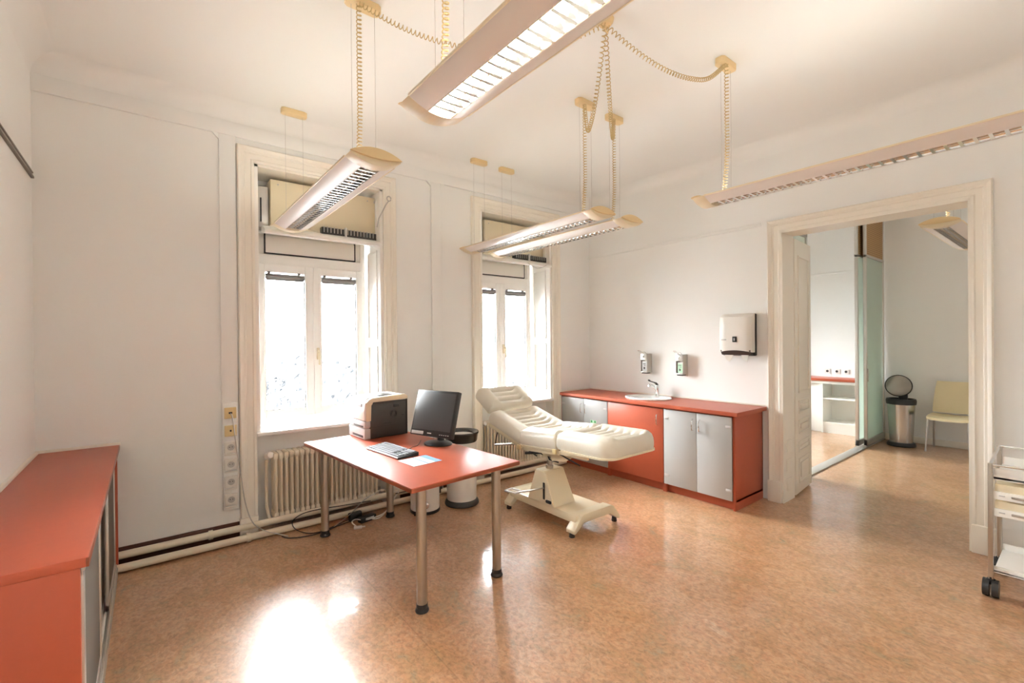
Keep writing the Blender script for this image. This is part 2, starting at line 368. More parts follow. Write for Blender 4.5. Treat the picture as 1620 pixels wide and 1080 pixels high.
# ------------------------------------------------------------------ windows
YG = 4.6
def make_window(n, label, xa, xb, cx):
    t = thing('window_%d' % n, label, 'window', (cx, YG, 0), kind='structure')
    hw = .505
    f = MB()
    f.box(-hw, -hw+.05, -.04, .05, .83, WT, .004).box(hw-.05, hw, -.04, .05, .83, WT, .004)
    a_, b_ = -hw+.05, hw-.05
    f.box(a_, b_, -.038, .048, .83, .875).box(a_, b_, -.045, .05, 2.235, 2.33, .004).box(a_, b_, -.038, .048, 2.93, WT)
    f.box(a_, b_, -.038, .048, 2.51, 2.60)
    f.build('window_frame', 'pvc', t)
    p = MB().box(-.455, .455, -.03, .02, 2.33, 2.512).box(-.395, .395, -.046, -.03, 2.345, 2.50, .002).build('transom_panel', 'white', t)
    MB().box(-.405, -.395, -.047, -.03, 2.335, 2.51).box(.395, .405, -.047, -.03, 2.335, 2.51).box(-.405, .405, -.047, -.03, 2.335, 2.345).build('gasket', 'darkgap', p)
    MB().box(a_, b_, -.01, .01, 2.6, 2.93).build('upper_pane_standin', 'dimpane', t)  # opaque stand-in for the upper pane, bluish grey imitates its dim daylight
    for s in (-1, 1):
        x0, x1 = (-.46, .0) if s < 0 else (.0, .46)
        g0, g1 = (-.405, -.075) if s < 0 else (.072, .402)
        q = MB()
        q.box(x0, g0, -.065, .02, .87, 2.24, .006).box(g1, x1, -.065, .02, .87, 2.24, .006)
        q.box(g0, g1, -.063, .018, .872, .94).box(g0, g1, -.063, .018, 2.17, 2.238)
        q.box(g0-.016, g0-.001, -.071, -.03, .925, 2.185, .003).box(g1+.001, g1+.016, -.071, -.03, .925, 2.185, .003)
        q = q.build('sash', 'pvc', t)
        MB().box(g0, g1, -.02, -.012, .94, 2.17).build('pane', 'glass', q)
        MB().box(g0, g0+.006, -.05, -.03, .94, 2.1).box(g1-.006, g1, -.05, -.03, .94, 2.1).box(g0, g1, -.05, -.03, .94, .946).build('gasket', 'blindgrey', q)
        MB().cyl((g0+.005, -.05, 2.135), (g1-.005, -.05, 2.135), .024, n=14).box(g0+.01, g1-.01, -.058, -.042, 2.1, 2.12, .003).cyl((g0+.02, -.055, 2.16), (g0+.04, -.055, 2.16), .018, n=10).cyl((g1-.06, -.055, 2.16), (g1-.04, -.055, 2.16), .018, n=10).build('roller_blind', 'blindgrey', q)
        if s > 0:
            MB().box(.022, .046, -.082, -.064, 1.38, 1.49, .004).cyl((.034, -.08, 1.45), (.034, -.115, 1.45), .009, n=10).box(.026, .042, -.125, -.105, 1.33, 1.465, .005).build('handle', 'cream', q)
        else:
            for z in (1.0, 2.15): MB().cyl((-.462, -.07, z-.04), (-.462, -.07, z+.04), .008, n=8).build('hinge', 'pvc', q)
    # sill board and panelled reveals
    ya = YW-.035-YG
    MB().box(xa-cx, xb-cx, -.3, -.035, SILL-.02, SILL+.02, .004).box(xa-cx-.0, xb-cx, ya+.0, -.29, SILL-.012, SILL+.018, .008).build('window_sill', 'pvc', t)
    for s, x in ((1, xa-cx), (-1, xb-cx)):
        q = MB().box(min(x, x+s*.03), max(x, x+s*.03), YW+.002-YG, .0, SILL+.02, WT, .002)
        xx = x+s*.03
        for z0, z1 in ((.92, 1.5), (1.56, 2.42), (2.5, 2.9)):
            a, b = YW+.07-YG, -.10
            for (p0, p1, r0_, r1_) in ((a, a+.02, z0, z1), (b-.02, b, z0, z1), (a, b, z0, z0+.02), (a, b, z1-.02, z1)):
                q.box(min(xx, xx+s*.012), max(xx, xx+s*.012), p0, p1, r0_, r1_, .004)
        q.build('window_reveal', 'reveal', t)
    MB().box(xa-cx, xb-cx, YW+.002-YG, -.04, WT-.02, WT).build('soffit', 'trim', t)
    return t
make_window(1, 'white double casement window behind the printer with a fan coil unit above', *WINS[0], 1.222)
make_window(2, 'white double casement window behind the head of the treatment couch', *WINS[1], 3.415)
make_window(3, 'unseen white double casement window added to daylight the side room nearer the doorway wall', *WINS[2], 5.94)  # out of view, added so daylight reaches the side room
make_window(4, 'unseen white double casement window added to daylight the side room nearer the end wall', *WINS[3], 7.84)  # second unseen opening, added to brighten the side room further

def make_fancoil(x, label):
    t = thing('fan_coil_unit', label, 'fan coil unit', (x, YW, 2.42), group='fan coil units in the window niches')
    MB().box(-.40, .515, .12, .30, .12, .51, .006).build('casing', 'cream', t)
    b = MB().box(-.515, -.41, .14, .30, .10, .44, .006)
    b.build('bracket', 'inox', t)
    MB().box(-.475, -.465, .128, .14, .14, .34).build('slot', 'darkgap', t)
    # curved lip tray in front of the outlet
    n = 8
    def f(i, j):
        a = i/(n-1)*pi*.5; x = (-.47 if j == 0 else .50) + (.08*(1-i/(n-1)) if j == 0 else 0)
        return (x, .13-.155*sin(a), .10-.055*(1-cos(a)))
    m = MB()
    m.prism([(.13, .11), (.05, .085), (-.02, .055), (-.028, .035), (-.02, .02), (.06, .03), (.13, .05)], 'x', -.47, .515, .004)
    m.build('outlet_lip', 'pvc', t)
    g = MB().box(.0, .50, .06, .118, .085, .15)
    g.build('grille', 'dgrey', t)
    q = MB()
    for k in range(16): q.box(.015+k*.03, .021+k*.03, .052, .112, .105, .155)
    q.build('vane', 'inox', t)
    MB().box(.20, .212, .03, .12, .08, .165, .002).build('clip', 'pvc', t)
    for sx_, sz_ in ((-.34, .47), (.44, .47), (-.34, .17)): MB().cyl((sx_, .118, sz_), (sx_, .122, sz_), .007, n=8).build('screw', 'inox', t)
    return t
fc = make_fancoil(1.225, 'cream fan coil unit at the top of the left window niche')
dup(fc, (3.43, YW, 2.42), 'cream fan coil unit at the top of the right window niche near the couch')
m = MB().tube([(1.705, 4.19, 2.62), (1.72, 4.185, 2.70), (1.775, 4.15, 2.83), (1.80, 4.14, 2.87)], .006).tube([(1.80+.02*cos(a), 4.13, 2.89+.022*sin(a)) for a in [k*.5 for k in range(13)]], .006)
tag(m.build('control_cable', 'inox'), 'short grey cable hooked at the upper right of the left window niche', 'cable')
m = MB().tube([(3.55+.3*k/8, 4.17+.0*k, 2.46-.05*sin(k/8*pi)) for k in range(9)], .003)
tag(m.build('control_cable', 'inox'), 'thin white cable loop hanging under the fan coil of the right window', 'cable')

# ------------------------------------------------------------------ heating: pipes and radiators
def pipe(label, y, z, clamps):
    t = thing('heating_pipe', label, 'pipe', (0, y, 0), group='heating pipes along the window wall')
    MB().cyl((XL, 0, z), (XR-.6, 0, z), .026, n=16).build('pipe_run', 'pipe', t)
    for c in clamps: MB().cyl((c-.014, 0, z), (c+.014, 0, z), .034, n=16).box(c-.008, c+.008, 0, YW-.012-y, z-.01, z+.01).build('clamp', 'pipe', t)
pipe('upper cream heating pipe running close along the window wall', 4.155, .092, (.36, 2.5))
pipe('lower cream heating pipe running just above the floor by the window wall', 4.075, .034, (.60, 2.6))
def radiator(label, x0, n):
    t = thing('radiator', label, 'radiator', (x0, YW+.0, 0), group='cast radiators under the windows')
    m = MB(); p = .0405
    for i in range(n):
        x = i*p
        for y in (-.03, .03, .09):
            m.tube([(x, y, .14), (x, y, .60)], .0125, 8)
        for z, s in ((.61, 1), (.125, -1)):   # header knuckles
            m.box(x-.019, x+.019, -.045, .105, z-.026, z+.026, .012, 2)
    m.build('columns', 'pipe', t)
    MB().cyl((-.02, .03, .61), (-.065, .03, .61), .014, n=12).cyl((-.06, .0, .61), (-.06, .03, .61), .014, n=12).lathe([(.0, 0), (.026, 0), (.029, .02), (.026, .055), (.015, .062)], mtx=Matrix.Translation((-.055, .02, .61)) @ Matrix.Rotation(R(70), 4, 'X') @ Matrix.Rotation(R(20), 4, 'Y')).build('thermostat_valve', 'white', t)
    MB().tube([(-.06, .03, .58), (-.06, .03, .2), (-.05, .0, .12), (-.045, -.03, .095)], .013, 10).build('riser_pipe', 'pipe', t)
    e = (n-1)*p
    MB().cyl((e+.02, .03, .125), (e+.06, .03, .125), .015, n=10).cyl((e+.05, .03, .105), (e+.05, .03, .165), .012, n=10).build('drain_valve', 'steel', t)
    MB().tube([(e+.06, .03, .125), (e+.10, .02, .12), (e+.11, -.03, .10)], .012, 8).build('return_pipe', 'pipe', t)
    return t
rad = radiator('cream column radiator under the left window behind the desk', .815, 22)
dup(rad, (2.95, YW, 0), 'cream column radiator under the right window behind the couch')

# ------------------------------------------------------------------ sockets on the strip, cable down
t = thing('socket_strip', 'cream socket strip with two yellowed outlets left of the first window', 'socket strip', (.497, YW-.018, .25))
MB().box(-.052, .052, -.022, 0, 0, .83, .004).build('backplate', 'wall', t)
for z, k in ((.752, 1), (.614, 0)):
    q = MB().box(-.04, .04, -.034, -.02, z-.042, z+.042, .003).build('data_outlet', 'yellow', t)
    MB().box(-.012 if k else -.006, .012 if k else .006, -.037, -.032, z-.006, z+.008).build('jack', 'black', q)
for z in (.486, .353, .219, .081):
    q = MB().box(-.043, .043, -.034, -.02, z-.045, z+.045, .006)
    q.lathe([(.036, 0), (.036, .004), (.026, .004), (.026, .0)], loop=True, mtx=Matrix.Translation((0, -.034, z)) @ Matrix.Rotation(R(90), 4, 'X'))
    q.box(-.042, .042, -.03, -.02, z-.064, z-.05, .003)
    q = q.build('power_socket', 'white', t)
    MB().cyl((0, -.033, z), (0, -.0355, z), .024, n=20).build('socket_well', 'lgrey', q)
    MB().cyl((-.009, -.0355, z+.003), (-.009, -.0368, z+.003), .0035, n=8).cyl((.009, -.0355, z+.003), (.009, -.0368, z+.003), .0035, n=8).build('contact', 'black', q)
def cable(name, label, pts, r, m, cat='cable', group=None, sub=6):
    P = [Vector(p) for p in pts]; Q = []
    for i in range(len(P)-1):
        a, b, c, d = P[max(i-1, 0)], P[i], P[i+1], P[min(i+2, len(P)-1)]
        for k in range(sub):
            s = k/sub
            Q.append(.5*((2*b)+(c-a)*s+(2*a-5*b+4*c-d)*s*s+(3*b-a-3*c+d)*s**3))
    Q.append(P[-1])
    return tag(MB().tube(Q, r, 6).build(name, m), label, cat, group)
cable('network_cable', 'thin grey cable hanging from the yellowed outlet down to the floor pipes', [(.497, 4.14, 1.0), (.51, 4.125, .95), (.535, 4.13, .7), (.56, 4.12, .5), (.585, 4.115, .3), (.63, 4.10, .14), (.70, 4.035, .075), (.80, 4.0, .03), (.86, 3.98, .005)], .004, 'inox')

# ------------------------------------------------------------------ pendant lamps
def helix(pts, rad, pitch_a, pitch_b):
    """points of a coil around a spine polyline"""
    P = [Vector(p) for p in pts]; S = []
    for i in range(len(P)-1):
        a, b, c, d = P[max(i-1, 0)], P[i], P[i+1], P[min(i+2, len(P)-1)]
        for k in range(40):
            s = k/40
            S.append(.5*((2*b)+(c-a)*s+(2*a-5*b+4*c-d)*s*s+(3*b-a-3*c+d)*s**3))
    S.append(P[-1])
    out = []; ph = 0; ln = sum((S[i+1]-S[i]).length for i in range(len(S)-1)); acc = 0; prev = None
    for i in range(len(S)-1):
        d = S[i+1]-S[i]; t = d.normalized()
        if prev is None: a = t.orthogonal().normalized()
        else: a = (prev-t*prev.dot(t)).normalized()
        prev = a; c = t.cross(a); L_ = d.length; pit = pitch_a+(pitch_b-pitch_a)*acc/ln
        n = max(1, int(round(L_/pit*11)))
        for k in range(n):
            f = k/n; out.append(S[i]+d*f+(a*cos(ph)+c*sin(ph))*rad); ph += 2*pi*L_/pit/n
        acc += L_
    out.append(S[-1]); return [S[0]]+out
LW = .137
def bottom(x):   # lens shaped underside
    return -.042*(1-(x/LW)**2)
def top(x): return .03*(1-(x/LW)**2)
def pendant(label, loc, L, mounts, coil, group='louvred pendant lamps', rz=0, drop=.9, lit=0, upl='added_uplight_medium'):
    """lamp along local y; loc = centre at lamp level; mounts: list of (x, y) relative; coil: list of point-lists relative"""
    t = thing('pendant_lamp', label, 'pendant lamp', loc, rz, group)
    h = L/2; n = 14; cap = .085
    X = [-LW+2*LW*i/n for i in range(n+1)]
    sl = .052                              # half width of the louvre slot
    m = MB()                               # top shell with lip, slotted for the added uplight strip
    for a, b in ((-LW, -.03), (.03, LW)):
        m.sheet(lambda i, j: (a+(b-a)*i/8, -h+cap+(L-2*cap)*j, top(a+(b-a)*i/8)), 9, 2)
    m.box(-LW-.003, -LW+.004, -h+cap, h-cap, -.004, .006, .002).box(LW-.004, LW+.003, -h+cap, h-cap, -.004, .006, .002)
    m.box(-.032, -.028, -h+cap, h-cap, .0, .03).box(.028, .032, -h+cap, h-cap, .0, .03)
    m.box(-sl, sl, -h+cap, h-cap, .019, .021)
    m.build('housing', 'housing', t, fix=False)
    m = MB()
    for a, b in ((-LW, -sl), (sl, LW)):
        m.sheet(lambda i, j: (a+(b-a)*i/8, -h+cap+(L-2*cap)*j, bottom(a+(b-a)*i/8)), 9, 2)
    for s in (-1, 1): m.box(min(s*sl, s*(sl+.003)), max(s*sl, s*(sl+.003)), -h+cap, h-cap, bottom(sl)-.001, bottom(sl)+.012)
    m.build('reflector', 'reflector', t, fix=False)
    # louvre: curved side mirrors and cross blades
    m = MB(); z0 = bottom(sl)+.001
    m.box(-.002, .002, -h+cap, h-cap, z0+.004, z0+.02)
    for s in (-1, 1):
        m.sheet(lambda i, j: (s*(sl-.003-.022*(i/5)**2), -h+cap+(L-2*cap)*j, z0+.03*i/5), 6, 2)
    nb = int((L-2*cap)/.05); st = (L-2*cap)/nb
    for k in range(1, nb):
        y = -h+cap+k*st
        m.prism([(y-.007, z0), (y+.007, z0), (y+.0015, z0+.026), (y-.0015, z0+.026)], 'x', -sl+.004, sl-.004)
    m.build('louvre', 'mirror', t, fix=False)
    MB().cyl((0, -h+cap+.02, .004), (0, h-cap-.02, .004), .0125, n=12).build('fluorescent_tube', {0: 'tubeoff', 1: 'tube', 2: 'tubedim'}[lit], t)
    MB().box(-.024, .024, -h+cap+.05, h-cap-.05, .024, .028).build('added_uplight_strip', upl, t)  # unseen glowing strip added on every lamp to fill the room off the ceiling
    for s in (-1, 1):
        y0, y1 = (s*(h-cap), s*h)
        q = MB()
        pl = [(x, bottom(x)-.001) for x in X] + [(x, top(x)+.001) for x in X[-2:0:-1]]
        q.prism(pl, 'y', min(y0, y1), max(y0, y1), .0015)
        q = q.build('end_cap', 'housing', t)
        pl2 = [(x*1.02, bottom(x)*.35+.004) for x in X] + [(x*1.02, top(x)*1.25+.006) for x in X[-2:0:-1]]
        MB().prism(pl2, 'y', min(s*(h-.004), s*(h+.012)), max(s*(h-.004), s*(h+.012)), .003).build('end_plate', 'tan', q)
    for (mx, my) in mounts:
        MB().prism([(mx-.095, my-.02), (mx-.075, my-.035), (mx+.075, my-.035), (mx+.095, my-.02), (mx+.095, my+.02), (mx+.075, my+.035), (mx-.075, my+.035), (mx-.095, my+.02)], 'z', drop-.04, drop, .003).build('ceiling_mount', 'tan', t)
        for s in (-1, 1): MB().tube([(mx+s*.065, my, drop-.03), (s*.065, my, .02)], .0011, 5).build('suspension_wire', 'inox', t)
    for pts, pa, pb in coil:
        MB().tube(helix(pts, .0125, pa, pb), .0028, 5).build('coiled_cord', 'cord', t)
    return t
LZ = 2.5; D = ZC-LZ
ROS = Vector((2.10, 1.755, ZC-.03))
def rel(p, c): return tuple(Vector(p)-Vector(c))
def swag(c, a, b, sag, n=6, skew=1.0):
    a = Vector(a); b = Vector(b); out = []
    for k in range(n+1):
        s = k/n; p = a.lerp(b, s); p.z -= sag*4*(s**skew)*(1-s**skew); out.append(rel(p, c))
    return out
def lamp(label, cx, y0, y1, z, coil_end, sag, skew=1.0, pit=(.022, .03), pitv=(.024, .018), lit=0, upl='added_uplight_medium'):
    c = (cx, (y0+y1)/2, z); d = ZC-z
    ym = [y0+.17 if y0 < y1 else y0-.17, y1-.17 if y0 < y1 else y1+.17]
    mounts = [(0, ym[0]-c[1]), (0, ym[1]-c[1])]
    yc = ym[0]-c[1]
    down = [(-.03, yc-.02, d-.035), (-.03, yc-.02, d*.6), (-.03, yc-.02, d*.3), (-.03, yc-.0, .03)]
    sw = swag(c, (cx-.03, ym[0]-.02, ZC-.035), ROS, sag, skew=skew)
    return pendant(label, c, abs(y1-y0), mounts, [(down, *pitv), (sw, *pit)], lit=lit, upl=upl)
lamp('brightly lit louvred pendant lamp overhead at the top of the picture', .938, 1.73, -.12, LZ, 0, .05, lit=1, upl='added_uplight_bright')
lamp('louvred pendant lamp hanging in front of the left window', .938, 2.30, 4.15, LZ, 0, .20)
lamp('left one of the paired louvred pendant lamps above the treatment couch', 2.695, 2.29, 4.10, LZ, 0, .30, .62, lit=0, upl='added_uplight_dim')
lamp('right one of the paired louvred pendant lamps above the treatment couch', 3.07, 2.31, 4.12, LZ, 0, .27, .62, lit=0, upl='added_uplight_dim')
lamp('louvred pendant lamp beside the doorway wall at upper right', 3.06, 1.70, -.15, LZ, 0, .17, .75, pit=(.014, .03))
t = thing('ceiling_rosette', 'small beige ceiling hook where the coiled cords meet', 'ceiling rosette', tuple(ROS))
MB().lathe([(.0, -.005), (.03, -.005), (.045, .012), (.05, .03)], n=20).build('cover', 'tan', t)
MB().tube([(0, 0, -.005), (.004, 0, -.03), (.02, 0, -.04), (.026, 0, -.025)], .004).build('hook', 'tan', t)
# lamp in the next room, along x
pendant('louvred pendant lamp in the next room seen through the doorway', (6.25, .83, 2.53), 1.75, [(0, .68), (0, -.68)],
        [([(-.03, .68, ZC-2.53-.03), (-.03, .68, .4), (-.03, .68, .03)], .024, .02)], rz=R(90), drop=ZC-2.53, lit=0, upl='added_uplight_bright')  # tube unlit; the added strip on top brightens this room

# ------------------------------------------------------------------ low red cabinet at the left
t = thing('low_cabinet', 'long low red cabinet with sliding doors against the left wall', 'cabinet', (XL, 2.05, 0))
Lc = 4.17-2.05
MB().box(.005, .41, 0, Lc, .818, .85, .002).build('top_panel', 'red', t)
MB().box(.404, .412, -.001, Lc, .819, .849, .001).build('front_edging', 'rededge', t)
MB().box(.0, .018, .0, Lc+.012, .845, .868, .003).box(.0, .415, Lc, Lc+.018, .845, .866, .003).build('wall_strip', 'trim', t)
MB().box(.02, .39, .0, .022, 0, .818, .001).build('side_panel', 'red', t)
MB().box(.02, .40, 2.054, 2.076, 0, .818, .001).build('side_panel', 'red', t)
MB().box(.02, .38, .022, 1.97, .06, .08).build('bottom_panel', 'white', t)
MB().box(.01, .02, .022, 1.97, .0, .818).build('back_panel', 'white', t)
MB().box(.06, .36, .022, 2.054, .42, .44).build('shelf', 'white', t)
tr = MB()
for x in (.345, .368, .391): tr.box(x, x+.004, .022, 1.975, .06, .085)
tr.box(.34, .40, .022, 1.975, .0, .062).box(.34, .40, .022, 2.054, .80, .818)
for x in (.345, .368, .391): tr.box(x, x+.004, .022, 2.054, .785, .80)
tr.build('door_track', 'alu', t)
for y0, y1, x in ((.10, .82, .374), (.78, 1.48, .352), (1.30, 1.97, .374)):
    q = MB().box(x, x+.016, y0, y0+.045, .085, .79, .002).box(x, x+.016, y1-.045, y1, .085, .79, .002).box(x, x+.016, y0, y1, .085, .12, .002).box(x, x+.016, y0, y1, .755, .79, .002).build('sliding_door', 'alu', t)
    MB().box(x+.005, x+.011, y0+.04, y1-.04, .115, .76).build('door_pane', 'smoke', q)

# ------------------------------------------------------------------ washbasin cabinets
def handle(x, y, z): return MB().tube([(x, y, z+.055), (x-.022, y, z+.05), (x-.028, y, z+.03), (x-.028, y, z-.03), (x-.022, y, z-.05), (x, y, z-.055)], .005, 8)
def base_unit(name, label, y0, y1, doors, sides):
    t = thing(name, label, 'cabinet', (4.09, y0, 0), group='base cabinets under the red worktop')
    W = y1-y0
    c = MB().box(.0, .55, 0, .02, 0, .848, .001).box(0, .55, W-.02, W, 0, .848, .001).box(.54, .55, 0, W, .08, .848).box(0.02, .55, 0, W, .075, .095).box(.02, .55, .02, W-.02, .83, .848)
    c.build('carcass', 'red', t)
    MB().box(.035, .05, .02, W-.02, 0, .075).build('plinth', 'red', t)
    for (a, b, m, hy) in doors:
        d = MB().box(-.018, -.001, a-y0, b-y0, .088, .835, .002).build('door', m, t)
        handle(-.018, hy-y0, .722).build('handle', 'chrome', d)
        if m == 'frost':
            hs = b-y0-.03 if abs(hy-a) < abs(hy-b) else a-y0+.03
            for z in (.18, .75): MB().box(-.022, -.017, hs-.025, hs+.025, z-.011, z+.011, .002).build('hinge_plate', 'lgrey', d)
    return t
def two(y0, y1):
    mid = (y0+y1)/2
    return [(y0+.022, mid-.0015, 'frost', mid-.035), (mid+.0015, y1-.004, 'frost', mid+.035)]
u1 = base_unit('glass_door_cabinet', 'base cabinet with two pale glass doors behind the couch at the window end', 3.42, 4.175, two(3.402, 4.155), 0)
d = kids(u1)
# sticker on the far cabinet's door
st = [k for k in kids(u1) if k.name.startswith('door')][0]
s_ = MB().box(-.0195, -.0178, .165, .255, .55, .60, .0005).build('sticker', 'lgreen', st)
MB().box(-.0202, -.0192, .172, .195, .572, .597).box(-.0202, -.0192, .225, .248, .572, .597).build('sticker_print', 'green', s_)
base_unit('sink_cabinet', 'base cabinet with a single red door under the washbasin', 2.70, 3.42, [(2.704, 3.416, 'red', 2.765)], 0)
base_unit('glass_door_cabinet', 'base cabinet with two grey glass doors nearest the doorway', 1.985, 2.70, two(1.985, 2.70), 0)
t = thing('worktop', 'long red worktop with an inset washbasin along the doorway wall', 'worktop', (4.06, 1.955, .848))
# top plate with an oval hole for the basin
def worktop():
    b = bmesh.new(); n = 48; cx, cy, rx, ry = .31, 1.135, .185, .235
    x1, y1 = .588, 2.225
    for z, fl in ((.037, 0), (0, 1)):
        inner = [b.verts.new((cx+rx*cos(2*pi*k/n), cy+ry*sin(2*pi*k/n), z)) for k in range(n)]
        outer = []
        for k in range(n):
            dx, dy = cos(2*pi*k/n), sin(2*pi*k/n)
            s = min(((x1-cx) if dx > 0 else cx)/max(abs(dx), 1e-9), ((y1-cy) if dy > 0 else cy)/max(abs(dy), 1e-9))
            outer.append(b.verts.new((cx+dx*s, cy+dy*s, z)))
        corners = {}
        for k in range(n):
            k2 = (k+1) % n; A, B = outer[k].co, outer[k2].co
            f = [inner[k], outer[k]]
            if abs(A.x-B.x) > 1e-6 and abs(A.y-B.y) > 1e-6:
                cxn = x1 if max(A.x, B.x) > x1-1e-4 else 0; cyn = y1 if max(A.y, B.y) > y1-1e-4 else 0
                f.append(b.verts.new((cxn, cyn, z)))
            f += [outer[k2], inner[k2]]
            b.faces.new(f if not fl else f[::-1])
    bmesh.ops.remove_doubles(b, verts=b.verts, dist=1e-5)
    return b
MB().add(worktop()).build('top_panel', 'red', t)
e = MB().prism([(0.0, 0), (.0, .037), (-.006, .033), (-.008, .018), (-.006, .004)], 'y', -.004, 2.225)
e.box(-.004, .588, -.006, .0, 0, .037, .001).box(.0, .588, 2.219, 2.225, 0, .037)
e.build('front_edging', 'red', t)
MB().box(.578, .59, 0, 2.225, .037, .052, .003).box(.0, .588, 2.214, 2.228, .037, .05, .003).build('wall_strip', 'trim', t)
t = thing('washbasin', 'white oval washbasin set into the red worktop', 'washbasin', (4.37, 3.09, .885))
MB().lathe([(.21, -.003), (.215, .006), (.21, .014), (.20, .016), (.175, .008), (.165, -.01), (.14, -.08), (.08, -.13), (.02, -.138), (.02, -.145), (.09, -.138), (.15, -.085), (.178, -.01)], n=48, sy=1.25).build('bowl', 'porcelain', t)
MB().lathe([(.0, -.137), (.02, -.137), (.022, -.133), (.0, -.131)], n=16).build('drain', 'chrome', t)
t = thing('faucet', 'chrome mixer tap with a dark lever behind the washbasin', 'faucet', (4.545, 3.09, .889))
MB().lathe([(.024, 0), (.026, .006), (.021, .012), (.02, .09), (.022, .12), (.02, .13), (.0, .132)], n=20).build('body', 'chrome', t)
MB().tube([(0, 0, .06), (-.05, .0, .10), (-.10, .0, .13), (-.145, 0, .142), (-.155, 0, .135), (-.157, 0, .122)], [.013, .012, .011, .010, .010, .010], 10).build('spout', 'chrome', t)
MB().tube([(0, 0, .13), (-.02, 0, .15), (-.06, 0, .163), (-.12, 0, .178), (-.155, 0, .192), (-.165, 0, .197)], [.016, .012, .007, .007, .011, .006], 10).build('lever', 'dgrey', t)

def dispenser(label, y, lab):
    t = thing('soap_dispenser', label, 'soap dispenser', (XR, y, 1.13), group='elbow lever dispensers above the washbasin')
    c = MB().box(-.012, 0, -.045, .045, 0, .24, .003).box(-.095, 0, -.045, -.039, .02, .235, .002).box(-.095, 0, .039, .045, .02, .235, .002).box(-.095, -.088, -.045, .045, .165, .235, .002).box(-.095, -.088, -.045, .045, .02, .035, .002)
    c.box(-.095, 0, -.045, .045, .228, .24, .003)
    c.build('holder', 'alu', t)
    q = MB().box(-.082, -.015, -.034, .034, .025, .155, .008).cyl((-.05, 0, .15), (-.05, 0, .2), .015, n=12).build('bottle', 'white', t)
    MB().box(-.0835, -.0815, -.028, .026, .04, .145).build('bottle_label', lab, q)
    MB().box(-.0845, -.083, -.018, .016, .118, .126).box(-.0845, -.083, -.018, .006, .10, .106).box(-.0845, -.083, -.01, .01, .06, .085).build('bottle_print', 'dgrey', q)
    MB().tube([(-.06, -.018, .235), (-.10, -.018, .262), (-.15, -.02, .262), (-.19, -.012, .278), (-.21, 0, .282), (-.19, .012, .278), (-.15, .02, .262), (-.10, .018, .262), (-.06, .018, .235)], .0035, 8).build('elbow_lever', 'chrome', t)
    MB().tube([(-.05, 0, .2), (-.08, 0, .215), (-.115, 0, .20)], .006, 8).build('nozzle', 'white', t)
    MB().box(-.088, -.02, -.036, .036, .008, .024, .004).build('drip_cup', 'black', t)
    return t
dispenser('metal elbow lever dispenser with a white label, left above the tap', 3.275, 'paper')
dispenser('metal elbow lever dispenser with a pale green label, right of the tap', 2.815, 'lgreen')

t = thing('paper_towel_dispenser', 'white paper towel dispenser on the wall beside the doorway', 'towel dispenser', (XR, 2.195, 1.37))
def cover_poly(y, z): return 0
def fcov(i, j):
    u = -1+2*i/12; v = j/12
    y = u*.158*(1-.0*v); z = .035+v*.38
    bul = (1-abs(u)**5)*.028 + .012*sin(v*pi)
    ed = max(0, (v-.88)/.12); x = -.10-bul+.05*ed**2
    if v == 0: z += .02*(1-u*u)
    return (x, y, z)
m = MB().sheet(fcov, 13, 13)
for s in (-1, 1): m.sheet(lambda i, j: (fcov(0 if s < 0 else 12, j)[0]*(1-.6*i), s*.158, fcov(0 if s < 0 else 12, j)[2]), 2, 13)
m.sheet(lambda i, j: (fcov(j, 12)[0]*(1-i), fcov(j, 12)[1], fcov(j, 12)[2]), 2, 13)
m.build('front_cover', 'white', t)
MB().box(-.045, 0, -.163, .163, .0, .412, .012).build('back_box', 'black', t)
MB().prism([(-.0, .0), (-.09, .01), (-.118, .05), (-.10, .075), (0, .075)], 'y', -.145, .145).build('outlet_slot', 'dgrey', t)
MB().box(-.1475, -.138, -.03, .012, .135, .19, .003).build('lock_plate', 'black', t)
MB().box(-.1488, -.147, -.014, -.002, .15, .175).build('lock_mark', 'lgrey', t)
lg = MB()
for k in range(4): lg.box(-.141, -.137, .075+k*.013, .084+k*.013, .153, .165, .001)
lg.build('logo', 'lgrey', t)
tow = MB()
for (ya, yb, yc) in ((-.12, -.03, -.10), (.03, .13, .075)):
    b = bmesh.new()
    v = [b.verts.new(p) for p in ((-.07, ya, .03), (-.07, yb, .03), (-.085, (yb+yc)/2+.005, -.035), (-.08, yc, -.062), (-.078, ya+.012, -.01))]
    b.faces.new(v); r_ = bmesh.ops.extrude_face_region(b, geom=b.faces[:]); bmesh.ops.translate(b, vec=(.003, 0, 0), verts=[g for g in r_['geom'] if isinstance(g, bmesh.types.BMVert)])
    tow.add(b)
tow.build('paper_towel', 'white', t)

# ------------------------------------------------------------------ desk and what stands on it
TX, TY, TR, TW, TL, TH = 1.442, 3.128, .087, .811, 1.621, .75
t = thing('desk', 'red topped desk on four round metal legs in front of the left window', 'desk', (TX, TY, 0), TR)
MB().box(-TW/2, TW/2, -TL/2, TL/2, TH-.028, TH, .003).build('desktop', 'red', t)
MB().box(-TW/2-.0015, TW/2+.0015, -TL/2-.0015, TL/2+.0015, TH-.024, TH-.005, .001).build('edging', 'rededge', t)
for sx in (-1, 1):
    for sy in (-1, 1):
        x, y = sx*(TW/2-.12), sy*(TL/2-.10)
        q = MB().cyl((x, y, .045), (x, y, TH-.035), .03, n=24).build('leg', 'steel', t)
        MB().lathe([(.0, 0), (.038, 0), (.04, .008), (.036, .018), (.033, .022), (.033, .046), (.0, .046)], (x, y, 0), n=24).build('foot', 'black', q)
        MB().cyl((x, y, TH-.042), (x, y, TH-.028), .045, n=24).build('mounting_plate', 'steel', q)
MB().box(-.25, .25, .60, .63, TH-.09, TH-.028, .002).build('cross_rail', 'steel', t)

